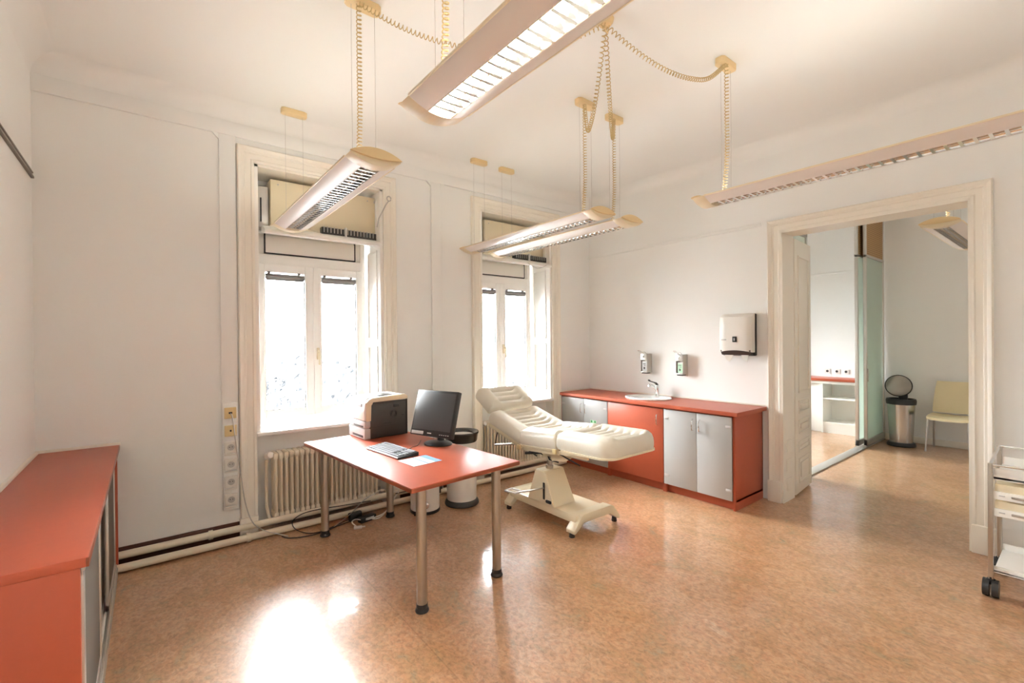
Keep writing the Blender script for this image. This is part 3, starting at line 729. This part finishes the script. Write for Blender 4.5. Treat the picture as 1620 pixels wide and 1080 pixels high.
t = thing('printer', 'white and dark grey laser printer on the desk by the window', 'printer', (1.372, 3.635, TH), R(3))
# front faces -x; local x 0 = front, depth .37; y 0 = near side
PW, PD, PHt = .315, .37, .335
MB().box(.03, PD, 0, .012, .006, .285, .004).box(.05, PD, 0, .012, .28, PHt-.028, .01).box(.03, PD, PW-.012, PW, .006, PHt-.03, .004).box(PD-.02, PD, 0, PW, .006, PHt-.03, .004).box(.03, PD, .01, PW-.01, .006, .28).build('body', 'dgrey', t)
a = MB().prism([(.0, .15), (.0, .29), (.02, PHt-.012), (.05, PHt), (PD-.03, PHt+.012), (PD, PHt-.005), (PD, PHt-.03), (.06, PHt-.035), (.045, PHt-.06), (.04, .15)], 'y', -.004, .012, .003)
a.build('side_trim', 'cream', t)
a = MB().prism([(-.012, .155), (-.016, .23), (-.004, .30), (.02, .315), (.06, .3), (.04, .155)], 'y', 0.002, PW, .004).build('front_cover', 'white', t)
MB().prism([(.02, PHt-.02), (.05, PHt-.002), (PD-.03, PHt+.01), (PD-.005, PHt-.01), (PD-.005, PHt-.035), (.02, PHt-.035)], 'y', .0, PW, .006).build('top_cover', 'white', t)
MB().box(.15, .27, .07, .25, PHt-.0, PHt+.0085, .003).build('output_tray', 'dgrey', t)
q = MB().prism([(.0, .305), (.03, PHt+.0), (.14, PHt+.006), (.14, PHt-.02), (.03, PHt-.03)], 'y', .04, PW-.03, .004).build('control_panel', 'lgrey', t)
MB().box(-.014, -.006, .06, .26, .262, .29, .003).build('display', 'lgrey', q)
q = MB().prism([(-.012, .095), (-.012, .15), (.04, .15), (.04, .095)], 'y', .0, PW, .004).build('paper_tray', 'lgrey', t)
MB().box(-.014, .0, .03, .22, .10, .114, .003).build('grip_slot', 'black', q)
q = MB().prism([(-.014, .006), (-.014, .09), (.04, .09), (.04, .006)], 'y', .0, PW, .004).build('paper_tray', 'lgrey', t)
MB().box(-.016, .0, .03, .24, .016, .036, .004).build('grip_slot', 'black', q)
q = kids(t)[0]
vm = MB()
for r_ in (.016, .026): vm.lathe([(r_, 0), (r_+.004, 0), (r_+.004, .003), (r_, .003)], loop=True, mtx=Matrix.Translation((.24, .0, .19)) @ Matrix.Rotation(R(90), 4, 'X'), n=24)
vm.box(.14, .22, -.003, .002, .118, .124).box(.24, .29, -.003, .002, .245, .27, .002).box(.31, .335, -.003, .002, .17, .176)
vm.box(.03, PD, -.0015, .002, .098, .101)
vm.build('vent_marks', 'black', t)

mx_, my_ = 1.722, 3.155
yaw = -1.231
t = thing('monitor', 'black flat monitor on an oval stand facing left on the desk', 'monitor', (mx_+.03, my_-.01, TH), yaw)
Tm = Matrix.Translation((-.0, -.035, .24)) @ Matrix.Rotation(-.29, 4, 'X')
def mbx(x0, x1, y0, y1, z0, z1, bev): return MB().box(x0, x1, y0, y1, z0, z1, bev, mtx=Tm)
q = mbx(-.205, .205, -.012, .03, -.175, .175, .006).build('bezel', 'black', t)
mbx(-.187, .187, -.0135, -.011, -.128, .157, .0005).build('screen', 'screen', q)
mbx(-.19, -.07, -.0135, -.011, -.166, -.142, .0005).build('logo_plate', 'lgrey', q)
mbx(-.03, .01, -.0138, -.011, -.155, -.149, .0005).build('logo', 'white', q)
b_ = MB()
for k in range(5): b_.box(.09+k*.02, .1+k*.02, -.0138, -.011, -.158, -.152, mtx=Tm)
b_.build('buttons', 'lgrey', q)
mbx(-.15, .15, .03, .06, -.13, .13, .015).build('back_shell', 'black', t)
MB().tube([(0, .03, .012), (0, .035, .06), (0, .025, .10), (0, .01, .16)], [.03, .022, .022, .03], 12).build('neck', 'black', t)
MB().lathe([(.0, 0), (.115, 0), (.118, .006), (.105, .016), (.05, .024), (.0, .026)], (0, 0, 0), n=40, sy=.8).build('stand_foot', 'black', t)

t = thing('keyboard', 'black and silver keyboard lying on the desk in front of the monitor', 'keyboard', (1.368, 3.135, TH), R(-84))
KW, KD = .45, .165
MB().prism([(-KD/2, 0), (KD/2, 0), (KD/2, .026), (-KD/2, .012)], 'x', -KW/2, KW/2, .003).build('body', 'black', t)
km = MB(); kd = MB()
def keyz(y): return .012+(y+KD/2)/KD*.014
for r_ in range(6):
    y = KD/2-.018-r_*.025
    x = -KW/2+.012
    while x < KW/2-.03:
        wd = .017
        if r_ == 5 and -.12 < x < .02: wd = .11
        gap = (.085 < x < .1) or (.152 < x < .163)
        tgt = kd if (.09 < x < .16 and r_ in (3, 4)) else km
        if not gap: tgt.box(x, x+wd, y-.0085, y+.0085, keyz(y), keyz(y)+.006, .0015, 1)
        x += wd+.002
km.build('keys', 'white_key', t); kd.build('cursor_keys', 'black', t)
MB().box(-KW/2+.004, KW/2-.004, -KD/2-.004, -KD/2+.008, .004, .013, .003).build('palm_edge', 'white', t)
cable('keyboard_cable', 'short black keyboard cable on the desk leading behind the monitor', [(1.44, 3.08, TH+.012), (1.49, 3.11, TH+.006), (1.54, 3.16, TH+.005), (1.60, 3.19, TH+.005), (1.70, 3.33, TH+.005)], .003, 'black')
t = thing('leaflet', 'white and blue leaflet lying on the desk beside the keyboard', 'leaflet', (1.415, 2.785, TH), R(5))
MB().box(-.11, .105, -.10, .10, .0003, .002, 0).build('sheet', 'paper', t)
q = MB().box(.055, .103, -.098, .098, .0019, .0026).box(-.005, .005, -.098, .098, .0019, .0026).build('blue_band', 'blue', t)
lm_ = MB()
for k in range(5): lm_.box(-.09+k*.016, -.084+k*.016, -.08, .03+.01*(k % 3), .0019, .0026)
for k in range(2): lm_.box(.018+k*.016, .024+k*.016, -.08, .05, .0019, .0026)
lm_.build('print_lines', 'lgrey', t)

# ------------------------------------------------------------------ cables on the floor by the radiator
gp = 'loose cables under the desk'
cable('power_cable', 'black cable looped over the pipes left of the desk leg', [(1.55, 4.02, .12), (1.30, 4.02, .135), (1.10, 4.03, .145), (.97, 4.02, .14), (.90, 4.01, .10), (.92, 3.99, .04), (1.00, 3.93, .006), (1.10, 3.90, .006), (1.22, 3.95, .006), (1.40, 4.0, .02)], .004, 'black', group=gp)
cable('power_cable', 'black cable lying on the floor under the pipes near the radiator', [(.82, 4.0, .006), (.86, 3.93, .006), (.98, 3.88, .006), (1.12, 3.885, .006), (1.25, 3.94, .006), (1.45, 3.97, .008)], .004, 'black', group=gp)
cable('power_cable', 'white cable coiled beside the power adapter under the desk', [(1.80, 3.98, .15), (1.75, 3.97, .17), (1.70, 3.95, .14), (1.68, 3.91, .07), (1.60, 3.88, .03), (1.45, 3.87, .02), (1.36, 3.86, .05), (1.32, 3.84, .04), (1.35, 3.80, .006)], .005, 'white', group=gp)
cable('power_cable', 'white cable leading from the adapter to the right desk leg', [(1.50, 3.86, .02), (1.56, 3.86, .012), (1.66, 3.93, .03), (1.76, 3.99, .10), (1.82, 4.02, .16)], .006, 'white', group=gp)
cable('power_cable', 'grey cable slanting up over the pipes behind the desk leg', [(1.20, 3.93, .006), (1.35, 3.96, .07), (1.5, 4.03, .14), (1.66, 4.08, .17)], .004, 'inox', group=gp)
cable('power_cable', 'black cable along the pipes toward the pedal bin', [(1.78, 4.0, .14), (1.9, 4.03, .13), (2.05, 4.02, .135), (2.2, 4.01, .13)], .005, 'black', group=gp)
t = thing('power_adapter', 'black power adapter lying on the floor under the desk', 'power adapter', (1.47, 3.90, 0), R(12))
MB().box(-.075, .075, -.03, .03, 0, .045, .006).build('housing', 'black', t)
MB().box(-.03, .05, -.031, -.029, .018, .036).build('rating_label', 'paper', t)
t = thing('plug_strip', 'black plug block behind the power adapter under the desk', 'plug block', (1.40, 3.975, 0), R(5))
MB().box(-.06, .05, -.02, .025, 0, .07, .008).build('housing', 'black', t)
t = thing('cable_plug', 'white plug lying on the floor in front of the power adapter', 'plug', (1.36, 3.775, 0), R(-20))
MB().box(-.045, .02, -.012, .012, 0, .022, .004).cyl((.02, 0, .011), (.045, 0, .011), .006, n=8).build('housing', 'white', t)

# ------------------------------------------------------------------ bins behind the desk
t = thing('waste_bin', 'tall white bin with a black open rim and black base behind the desk', 'bin', (2.335, 3.745, 0))
MB().lathe([(.0, .04), (.138, .04), (.14, .06), (.143, .60), (.0, .60)], n=40).build('body', 'white', t)
MB().lathe([(.0, 0), (.158, 0), (.162, .012), (.155, .035), (.14, .05), (.0, .05)], n=40).build('base', 'dgrey', t)
MB().lathe([(.144, .59), (.15, .60), (.158, .655), (.168, .672), (.165, .684), (.155, .683), (.118, .664), (.112, .64), (.12, .60)], n=40, loop=True).build('rim', 'glossdark', t)
MB().lathe([(.0, .646), (.116, .646), (.116, .654), (.06, .65), (.0, .651)], n=32).build('liner', 'white', t)
t = thing('pedal_bin', 'short white pedal bin with a round chrome badge under the desk end', 'bin', (1.975, 3.80, 0))
MB().lathe([(.0, .02), (.128, .02), (.13, .03), (.13, .37), (.126, .375), (.0, .375)], n=40).build('body', 'white', t)
MB().lathe([(.0, 0), (.134, 0), (.136, .01), (.134, .026), (.0, .026)], n=40).build('base', 'black', t)
MB().lathe([(.13, .375), (.132, .385), (.12, .41), (.06, .435), (.0, .44)], n=40).build('lid', 'white', t)
an = -2.05
q = MB().lathe([(.0, .012), (.025, .01), (.034, .004), (.036, 0), (.0, -.002)], n=24, mtx=Matrix.Translation((.13*cos(an), .13*sin(an), .085)) @ Matrix.Rotation(an, 4, 'Z') @ Matrix.Rotation(R(90), 4, 'Y')).build('badge', 'chrome', t)
MB().cyl((.125, -.03, .19), (.155, -.035, .19), .02, n=16).box(.12, .14, -.05, -.01, .14, .25, .004).build('hinge', 'dgrey', t)
an = -2.5
MB().box(.115, .165, -.03, .03, .004, .016, .003, mtx=Matrix.Rotation(an, 4, 'Z')).build('pedal', 'black', t)

# ------------------------------------------------------------------ treatment couch
BX = 2.885; BW = .62
t = thing('treatment_couch', 'cream upholstered treatment couch on a pedestal base', 'treatment couch', (BX, 2.94, 0))
OY = 2.94
def cushion(mtx, W, L, T, c0, c1, ribs, bol=.02, dip=0):
    """W along x, L along y; rounded box with raised side bolsters and seams"""
    nu, nv = 36, 44; r = .045
    def pt(i, j):
        u = -1+2*i/(nu-1); v = -1+2*j/(nv-1)
        u = math.copysign(abs(u)**.8, u); v = math.copysign(abs(v)**.85, v)
        x, y = u*W/2, v*L/2; c = c1 if y > 0 else c0
        e = min(W/2-abs(x), L/2-abs(y))
        qx, qy = abs(x)-(W/2-c), abs(y)-(L/2-c)
        if qx > 0 and qy > 0:
            m_ = max(qx, qy); l_ = math.hypot(qx, qy); qx *= m_/l_; qy *= m_/l_
            x = math.copysign(W/2-c+qx, x); y = math.copysign(L/2-c+qy, y)
        z = T if e >= r else T-r+math.sqrt(max(0, r*r-(r-e)**2))
        a = abs(u)
        cen = max(0, min(1, (.60-a)/.12)); endf = max(0, min(1, (.86-abs(v))/.1))
        z += bol*math.exp(-((a-.70)/.16)**2)*min(1, e/.05)
        if ribs:
            ph = (v*.5+.5)*ribs*1.0
            z -= cen*endf*(.012+.022*(1-abs(sin(ph*pi))**.6))
        z -= dip*(1-a)*max(0, 1-abs(v))
        return (x, y, z)
    m = MB().sheet(pt, nu, nv)
    # sides
    ring = [pt(i, 0) for i in range(nu)] + [pt(nu-1, j) for j in range(1, nv)] + [pt(i, nv-1) for i in range(nu-2, -1, -1)] + [pt(0, j) for j in range(nv-2, 0, -1)]
    b = bmesh.new(); n = len(ring)
    lv = []
    for zf, sc in ((1, 1), (.6, 1.008), (.25, 1.006), (0, .985)):
        lv.append([b.verts.new((p[0]*sc, p[1]*sc, p[2]*zf + .0)) for p in ring])
    for A, B in zip(lv, lv[1:]):
        for k in range(n): b.faces.new((A[k], B[k], B[(k+1) % n], A[(k+1) % n]))
    b.faces.new(lv[-1][::-1]); m.add(b)
    bmesh.ops.remove_doubles(m.bm, verts=m.bm.verts, dist=1e-4)
    bmesh.ops.transform(m.bm, matrix=mtx, verts=m.bm.verts)
    return m
def plate(mtx, W, L, c, th=.014):
    n = 6; P = []
    for sx, sy, a0 in ((1, -1, -90), (1, 1, 0), (-1, 1, 90), (-1, -1, 180)):
        for k in range(n+1):
            a = R(a0+90*k/n); P.append((sx*(W/2-c)+c*cos(a), sy*(L/2-c)+c*sin(a)))
    return MB().prism(P, 'z', -th, 0, 0, mtx=mtx)
def seg(yc, zc, L, tilt):   # tilt > 0 lifts the head side
    return Matrix.Translation((0, yc-OY, zc)) @ Matrix.Rotation(tilt, 4, 'X')
S_foot = seg(2.43, .672, .55, R(-1.6)); S_seat = seg(2.93, .640, .47, R(-4.5)); S_back = seg(3.40, .688, .50, R(15)); S_head = seg(3.805, .905, .30, R(31))
for nm, S, W, L, T, c0, c1, rb in (('foot_cushion', S_foot, BW+.0, .55, .125, .11, .03, 7), ('seat_cushion', S_seat, BW, .47, .125, .03, .03, 7), ('back_cushion', S_back, BW, .52, .11, .03, .03, 7), ('head_cushion', S_head, BW-.06, .30, .105, .03, .05, 4)):
    cushion(S, W, L, T, c0, c1, rb).build(nm, 'vinyl', t)
for nm, S, W, L, c in (('foot_plate', S_foot, BW+.012, .56, .11), ('seat_plate', S_seat, BW, .46, .02), ('back_plate', S_back, BW-.01, .52, .02), ('head_plate', S_head, BW-.09, .27, .02)):
    plate(S, W, L, c).build(nm, 'cream', t)
fr = MB()
for sx in (-1, 1):
    x = sx*(BW/2-.03)
    fr.box(x-.012, x+.012, -.23, .22, -.05, -.014, .002, mtx=S_seat).box(x-.012, x+.012, -.25, .25, -.045, -.014, .002, mtx=S_back).box(x-.012, x+.012, -.05, .26, -.045, -.014, .002, mtx=S_foot)
fr.prism([(2.55-OY, .63), (3.0-OY, .60), (2.86-OY, .525), (2.66-OY, .56)], 'x', -.24, -.22).prism([(2.55-OY, .63), (3.0-OY, .60), (2.86-OY, .525), (2.66-OY, .56)], 'x', .22, .24)
fr.box(-.24, .24, 2.83-OY, 2.87-OY, .53, .57, .004).box(-.10, .10, 2.78-OY, 3.02-OY, .535, .60, .006)
fr.build('support_frame', 'cream', t)
MB().tube([(-.28, 2.72-OY, .63), (-.27, 2.62-OY, .60), (-.26, 2.48-OY, .565)], .006).tube([(-.28, 3.2-OY, .62), (-.26, 3.08-OY, .57), (-.25, 3.0-OY, .54)], .006).tube([(-.20, 2.95-OY, .61), (-.25, 2.84-OY, .54), (-.20, 2.78-OY, .52)], .006).build('gas_strut', 'black', t)
MB().tube([(-.28, 3.5-OY, .72), (-.285, 3.54-OY, .63), (-.285, 3.56-OY, .55)], .006, 8).build('release_lever', 'black', t)
MB().tube([(-.29, 3.56-OY, .545), (-.1, 3.34-OY, .57), (.0, 3.12-OY, .58)], .010, 8).build('back_stay', 'alu', t)
for S, y in ((S_seat, .235), (S_foot, .275)):
    for sx in (-1, 1): MB().box(sx*(BW/2+.002)-.006, sx*(BW/2+.002)+.006, y-.012, y+.03, -.045, -.005, .002, mtx=S).build('hinge_bracket', 'yellow', t)
MB().cyl((-.15, 2.99-OY, .545), (-.15, 2.99-OY, .56), .05, n=24).tube([(-.30, 3.10-OY, .555), (-.22, 3.02-OY, .56), (-.13, 2.96-OY, .565)], .012, 10).build('tilt_knob', 'black', t)
# pedestal: tapered column on a slab with two arched end feet
c = MB(); b = bmesh.new()
x0, x1, z0 = -.285, -.035, .165
bot = [(x0, 2.75), (x1, 2.75), (x1, 3.085), (x0, 3.085)]; tp = [(x0+.015, 2.875), (x1-.015, 2.875), (x1-.015, 3.0), (x0+.015, 3.0)]
A = [b.verts.new((x, y-OY, z0)) for x, y in bot]; B = [b.verts.new((x, y-OY, .435)) for x, y in tp]
b.faces.new(A[::-1]); b.faces.new(B)
for k in range(4): b.faces.new((A[k], A[(k+1) % 4], B[(k+1) % 4], B[k]))
bmesh.ops.bevel(b, geom=b.edges[:], offset=.006, segments=2, affect='EDGES'); c.add(b)
CX = -.16
q = c.build('pedestal', 'cream', t)
MB().box(x0-.003, x0+.004, 2.865-OY, 2.885-OY, .205, .345, .002).build('pedal_slot', 'black', q)
MB().box(x0-.003, x0+.004, 2.785-OY, 2.85-OY, .185, .21, .008).build('switch', 'black', q)
MB().cyl((CX, 2.935-OY, .43), (CX, 2.935-OY, .60), .022, n=20).cyl((CX, 2.935-OY, .43), (CX, 2.935-OY, .465), .032, n=20).build('lift_column', 'steel', t)
sl_ = MB().box(-.27, .10, 2.52-OY, 3.36-OY, .095, .165, .012)
for y in (2.54, 3.34):
    yy = y-OY
    sl_.prism([(-.315, .035), (-.315, .062), (-.225, .158), (-.20, .168), (.12, .168), (.155, .155), (.235, .062), (.235, .035), (.215, .035), (.11, .10), (-.20, .10), (-.295, .035)], 'y', yy-.045, yy+.045, .004)
sl_.build('base', 'cream', t)
for y in (2.54, 3.34):
    for x in (-.295, .215): MB().lathe([(.0, 0), (.022, 0), (.024, .006), (.018, .04), (.0, .04)], (x, y-OY, 0), n=16).build('foot_pad', 'black', t)
q = MB().tube([(x0, 2.875-OY, .30), (-.36, 2.98-OY, .265), (-.42, 3.05-OY, .25)], .006, 8)
q = q.build('pedal_arm', 'steel', t)
pm = MB()
for a_, b_2 in (((-.50, 3.03), (-.485, 3.15)), ((-.40, 3.03), (-.385, 3.15)),): pass
pm.box(-.05, .05, -.065, -.045, 0, .014, .003, mtx=Matrix.Translation((-.43, 3.10-OY, .243)) @ Matrix.Rotation(R(12), 4, 'Z')).box(-.05, .05, .045, .065, 0, .014, .003, mtx=Matrix.Translation((-.43, 3.10-OY, .243)) @ Matrix.Rotation(R(12), 4, 'Z'))
pm.box(-.05, -.032, -.065, .065, 0, .014, .003, mtx=Matrix.Translation((-.43, 3.10-OY, .243)) @ Matrix.Rotation(R(12), 4, 'Z')).box(.032, .05, -.065, .065, 0, .014, .003, mtx=Matrix.Translation((-.43, 3.10-OY, .243)) @ Matrix.Rotation(R(12), 4, 'Z'))
pm.build('foot_pedal', 'white', t)

# ------------------------------------------------------------------ doorway leaf, partition, next room
t = thing('door_1', 'open cream panelled door leaf in the wide doorway', 'door', (XR2+.03, DY1-.02, 0), R(5.5), kind='structure')
q = MB().box(0, .555, 0, .04, .02, 2.50, .004)
for z0, z1 in ((.12, .36), (.42, .53), (.60, .74), (.80, .93), (1.0, 2.35)):
    for a_, b_, c_, d_ in ((.09, .46, z0, z0+.02), (.09, .46, z1-.02, z1), (.09, .11, z0, z1), (.44, .46, z0, z1)):
        q.box(a_, b_, -.010, .002, c_, d_, .004)
    if z1-z0 < .3: q.box(.15, .40, -.014, .002, z0+.045, z1-.045, .006)
q.build('leaf', 'trim', t)
MB().box(.49, .53, .04, .052, .98, 1.16, .003).tube([(.51, .05, 1.07), (.51, .085, 1.07), (.42, .09, 1.07)], .009, 8).build('door_handle', 'inox', t)

def panel(label, x0, x1, y):
    t = thing('sliding_glass_panel', label, 'glass panel', (x0, y, 0), group='framed panels of the glass partition')
    W = x1-x0; f = MB()
    f.box(0, .035, -.02, .02, .03, 3.38, .003).box(W-.035, W, -.02, .02, .03, 3.38, .003)
    for a, b in ((.03, .11), (2.655, 2.69), (3.34, 3.38)): f.box(0, W, -.02, .02, a, b, .003)
    f.build('panel_frame', 'alu', t)
    MB().box(.03, W-.03, -.004, .004, .1, 2.66).build('pane', 'satin', t)
    MB().box(.03, W-.03, -.012, .012, 2.685, 3.345).build('woven_infill', 'slats', t)
    return t
p1 = panel('frosted glass panel half hidden behind the open door leaf', 4.90, 5.78, YP+.02)
MB().box(.845, .875, -.035, -.02, .92, 1.10, .006).build('pull_handle', 'inox', p1)
p2 = panel('frosted glass panel beside the steel bin with a woven brown top', 7.83, 8.70, YP)
MB().box(.01, .03, -.035, -.02, .92, 1.10, .006).build('pull_handle', 'inox', p2)
p3 = panel('frosted glass panel sliding behind the panel by the steel bin', 7.72, 8.60, YP+.07)
plain('trim_13', MB().box(XR2, XF, YP-.022, YP+.09, 0, .014, .003).box(XR2, XF, YP-.03, YP+.10, 3.37, ZC, .003), 'alu', 'metal floor and ceiling track of the glass partition', 'track')

t = thing('steel_bin', 'tall steel bin with raised round lid beside the pale yellow chair', 'bin', (8.36, 1.70, 0))
MB().lathe([(.0, .04), (.128, .04), (.155, .59), (.0, .59)], n=40).build('body', 'steelbin', t)
MB().lathe([(.0, 0), (.16, 0), (.165, .02), (.15, .05), (.13, .06), (.0, .06)], n=40).build('base', 'black', t)
MB().lathe([(.15, .585), (.166, .59), (.17, .64), (.162, .665), (.14, .665), (.13, .60)], n=40, loop=True).build('rim', 'black', t)
Tl = Matrix.Translation((.06, .04, .84)) @ Matrix.Rotation(R(8), 4, 'Z') @ Matrix.Rotation(R(-82), 4, 'Y')
q = MB().lathe([(.0, .02), (.08, .018), (.145, .004), (.15, -.006), (.14, -.004), (.08, .010), (.0, .012)], n=40, mtx=Tl).build('lid', 'steeldark', t)
MB().lathe([(.143, .006), (.155, .0), (.155, -.012), (.143, -.008)], n=40, mtx=Tl, loop=True).build('lid_rim', 'black', q)
MB().box(.10, .14, -.05, .05, .60, .72, .008).build('hinge', 'black', t)

t = thing('side_chair', 'pale yellow plastic chair with metal legs at the far wall', 'chair', (8.36, 1.19, 0), R(-2))
m = MB()
def fs(i, j):
    u = -1+2*i/10; v = j/10
    return (-.19+.40*v, u*.215*(1-.05*(1-v)), .485-.012*(1-u*u)-.02*max(0, .15-v)/.15)
m.sheet(fs, 11, 11); m.sheet(lambda i, j: (fs(i, j)[0], fs(i, j)[1], fs(i, j)[2]-.03), 11, 11)
for s in (0, 10): m.sheet(lambda i, j: (fs(s, j)[0], fs(s, j)[1], fs(s, j)[2]-.03*i), 2, 11)
m.sheet(lambda i, j: (fs(j, 0)[0], fs(j, 0)[1], fs(j, 0)[2]-.03*i), 2, 11)
m.build('seat', 'seat', t)
def fb(i, j):
    u = -1+2*i/10; v = j/10
    return (.19+.09*v**1.2-.03*(1-u*u)+.0, u*(.215-.03*v*v), .50+.42*v)
m = MB().sheet(fb, 11, 11).sheet(lambda i, j: (fb(i, j)[0]+.018, fb(i, j)[1], fb(i, j)[2]), 11, 11)
for s in (0, 10): m.sheet(lambda i, j: (fb(s, j)[0]+.018*i, fb(s, j)[1], fb(s, j)[2]), 2, 11)
m.sheet(lambda i, j: (fb(j, 10)[0]+.018*i, fb(j, 10)[1], fb(j, 10)[2]), 2, 11)
m.build('backrest', 'seat', t)
MB().box(-.16, .18, -.19, .19, .425, .447, .004).build('seat_frame', 'black', t)
for sx, sy in ((-1, -1), (-1, 1), (1, -1), (1, 1)):
    MB().tube([((-.15 if sx < 0 else .17), sy*.195, .45), ((-.185 if sx < 0 else .25), sy*.215, 0)], .0125, 10).build('leg', 'inox', t)

# counter and shelf unit on the end wall behind the glass
t = thing('counter_unit', 'red topped white counter with open shelves behind the glass partition', 'counter', (8.58, YP+.16, 0))
W = 2.0
MB().box(-.02, .44, 0, W, .835, .875, .002).build('countertop', 'red', t)
MB().box(0.0, .44, 0, W, .79, .835, .001).build('rail', 'white', t)
for y_ in (0, .595, W-.02): MB().box(0, .42, y_, y_+.02, 0, .79).build('side_panel', 'white', t)
MB().box(.05, .07, .615, W-.02, 0, .79).build('front_panel', 'white', t)
for z in (.54, .15): MB().box(.01, .42, .02, .595, z, z+.025).build('shelf', 'white', t)
MB().box(.02, .03, .02, .595, 0, .15).build('plinth', 'white', t)
MB().box(.41, .42, .02, W, .0, .79).build('back_panel', 'white', t)
for k, y in enumerate((2.80, 2.665, 2.535)):
    lab = ['leftmost white wall socket above the red counter behind the glass', 'middle white wall socket above the red counter behind the glass', 'rightmost white wall socket above the red counter behind the glass'][k]
    t = thing('wall_socket', lab, 'socket', (XS, y, .97), group='sockets above the side counter')
    q = MB().box(-.015, 0, -.04, .04, -.04, .04, .004).build('cover', 'white', t)
    MB().cyl((-.014, 0, 0), (-.017, 0, 0), .02, n=16).build('socket_well', 'dgrey', t)

# ------------------------------------------------------------------ instrument trolley at the right edge
t = thing('instrument_trolley', 'white instrument trolley with two cream drawers at the right edge', 'trolley', (3.92, .0, 0))
Y1 = .385; Y0 = -.20; D_ = .42
def tr(x0, x1, y0, y1, z0, z1, b=.002): return MB().box(x0, x1, y0, y1, z0, z1, b)
for x in (0, D_):
    for y in (Y0, Y1):
        tr(x-.011, x+.011, y-.011, y+.011, .10, .79 if x == 0 else .83).build('post', 'steel', t)
        q = MB().cyl((x, y, .085), (x, y, .115), .012, n=10).box(x-.014, x+.014, y-.02, y+.02, .07, .105, .005).build('caster', 'black', t)
        MB().cyl((x, y-.034, .05), (x, y-.005, .05), .05, n=24).cyl((x, y+.005, .05), (x, y+.034, .05), .05, n=24).build('wheel', 'black', q)
MB().tube([(0, Y1, .785), (.05, Y1, .79), (D_, Y1, .83)], .008, 8).tube([(D_, Y1, .83), (D_, Y0, .83)], .008, 8).tube([(0, Y0, .785), (D_, Y0, .83)], .008, 8).tube([(0, Y1, .782), (0, Y0, .782)], .006, 8).build('guard_rail', 'chrome', t)
tr(.0, D_, Y0+.012, Y1-.012, .695, .715).box(.0, .008, Y0+.012, Y1-.012, .70, .765, .002).box(D_-.008, D_, Y0+.012, Y1-.012, .70, .765, .002).build('top_tray', 'tray', t)
for z in (.585, .485):
    q = tr(.002, .40, Y0+.018, Y1-.018, z, z+.088).build('drawer', 'cream', t)
    tr(-.008, .004, Y0+.016, Y1-.016, z-.002, z+.045, .003).build('drawer_front', 'tray', q)
    tr(-.013, -.006, .05, .30, z+.015, z+.03, .003).build('pull', 'inox', q)
    tr(-.0095, -.007, .325, .35, z+.02, z+.026, .0005).build('logo', 'lgrey', q)
tr(.0, D_, Y0+.012, Y1-.012, .145, .160).box(.0, .008, Y0+.012, Y1-.012, .15, .185, .002).box(D_-.008, D_, Y0+.012, Y1-.012, .15, .20, .002).build('bottom_tray', 'tray', t)
tr(D_-.006, D_-.002, Y0+.03, Y1-.03, .42, .58).build('back_panel', 'tray', t)

# ------------------------------------------------------------------ trees outside the windows
def tree(label, x, y, h, rad, n):
    t = thing('tree', label, 'tree', (x, y, -3.5), group='trees outside the windows')
    rnd = random.Random(int(x*10)); m = MB(); b = bmesh.new()
    for k in range(n):
        th = rnd.uniform(0, 2*pi); ph = math.acos(rnd.uniform(-1, 1)); r = rad*rnd.uniform(.55, 1)**.6
        c = Vector((r*sin(ph)*cos(th), r*sin(ph)*sin(th), h+r*.75*cos(ph)))
        a = Vector((rnd.gauss(0, 1), rnd.gauss(0, 1), rnd.gauss(0, 1))).normalized(); d = a.orthogonal().normalized(); s = rnd.uniform(.05, .11)
        vs = [b.verts.new(c+a*s), b.verts.new(c+d*s*.5), b.verts.new(c-a*s), b.verts.new(c-d*s*.5)]
        b.faces.new(vs)
    m.add(b).build('crown', 'leaf', t, fix=False, smooth=False)
    MB().tube([(0, 0, 0), (.05, .02, h*.5), (0, 0, h)], [.16, .12, .07], 10).build('trunk', 'bark', t)
tree('leafy tree outside the left window', 2.6, 9.2, 3.4, 1.9, 5200)
tree('leafy tree further right outside the windows', 6.6, 9.8, 3.2, 1.7, 3600)
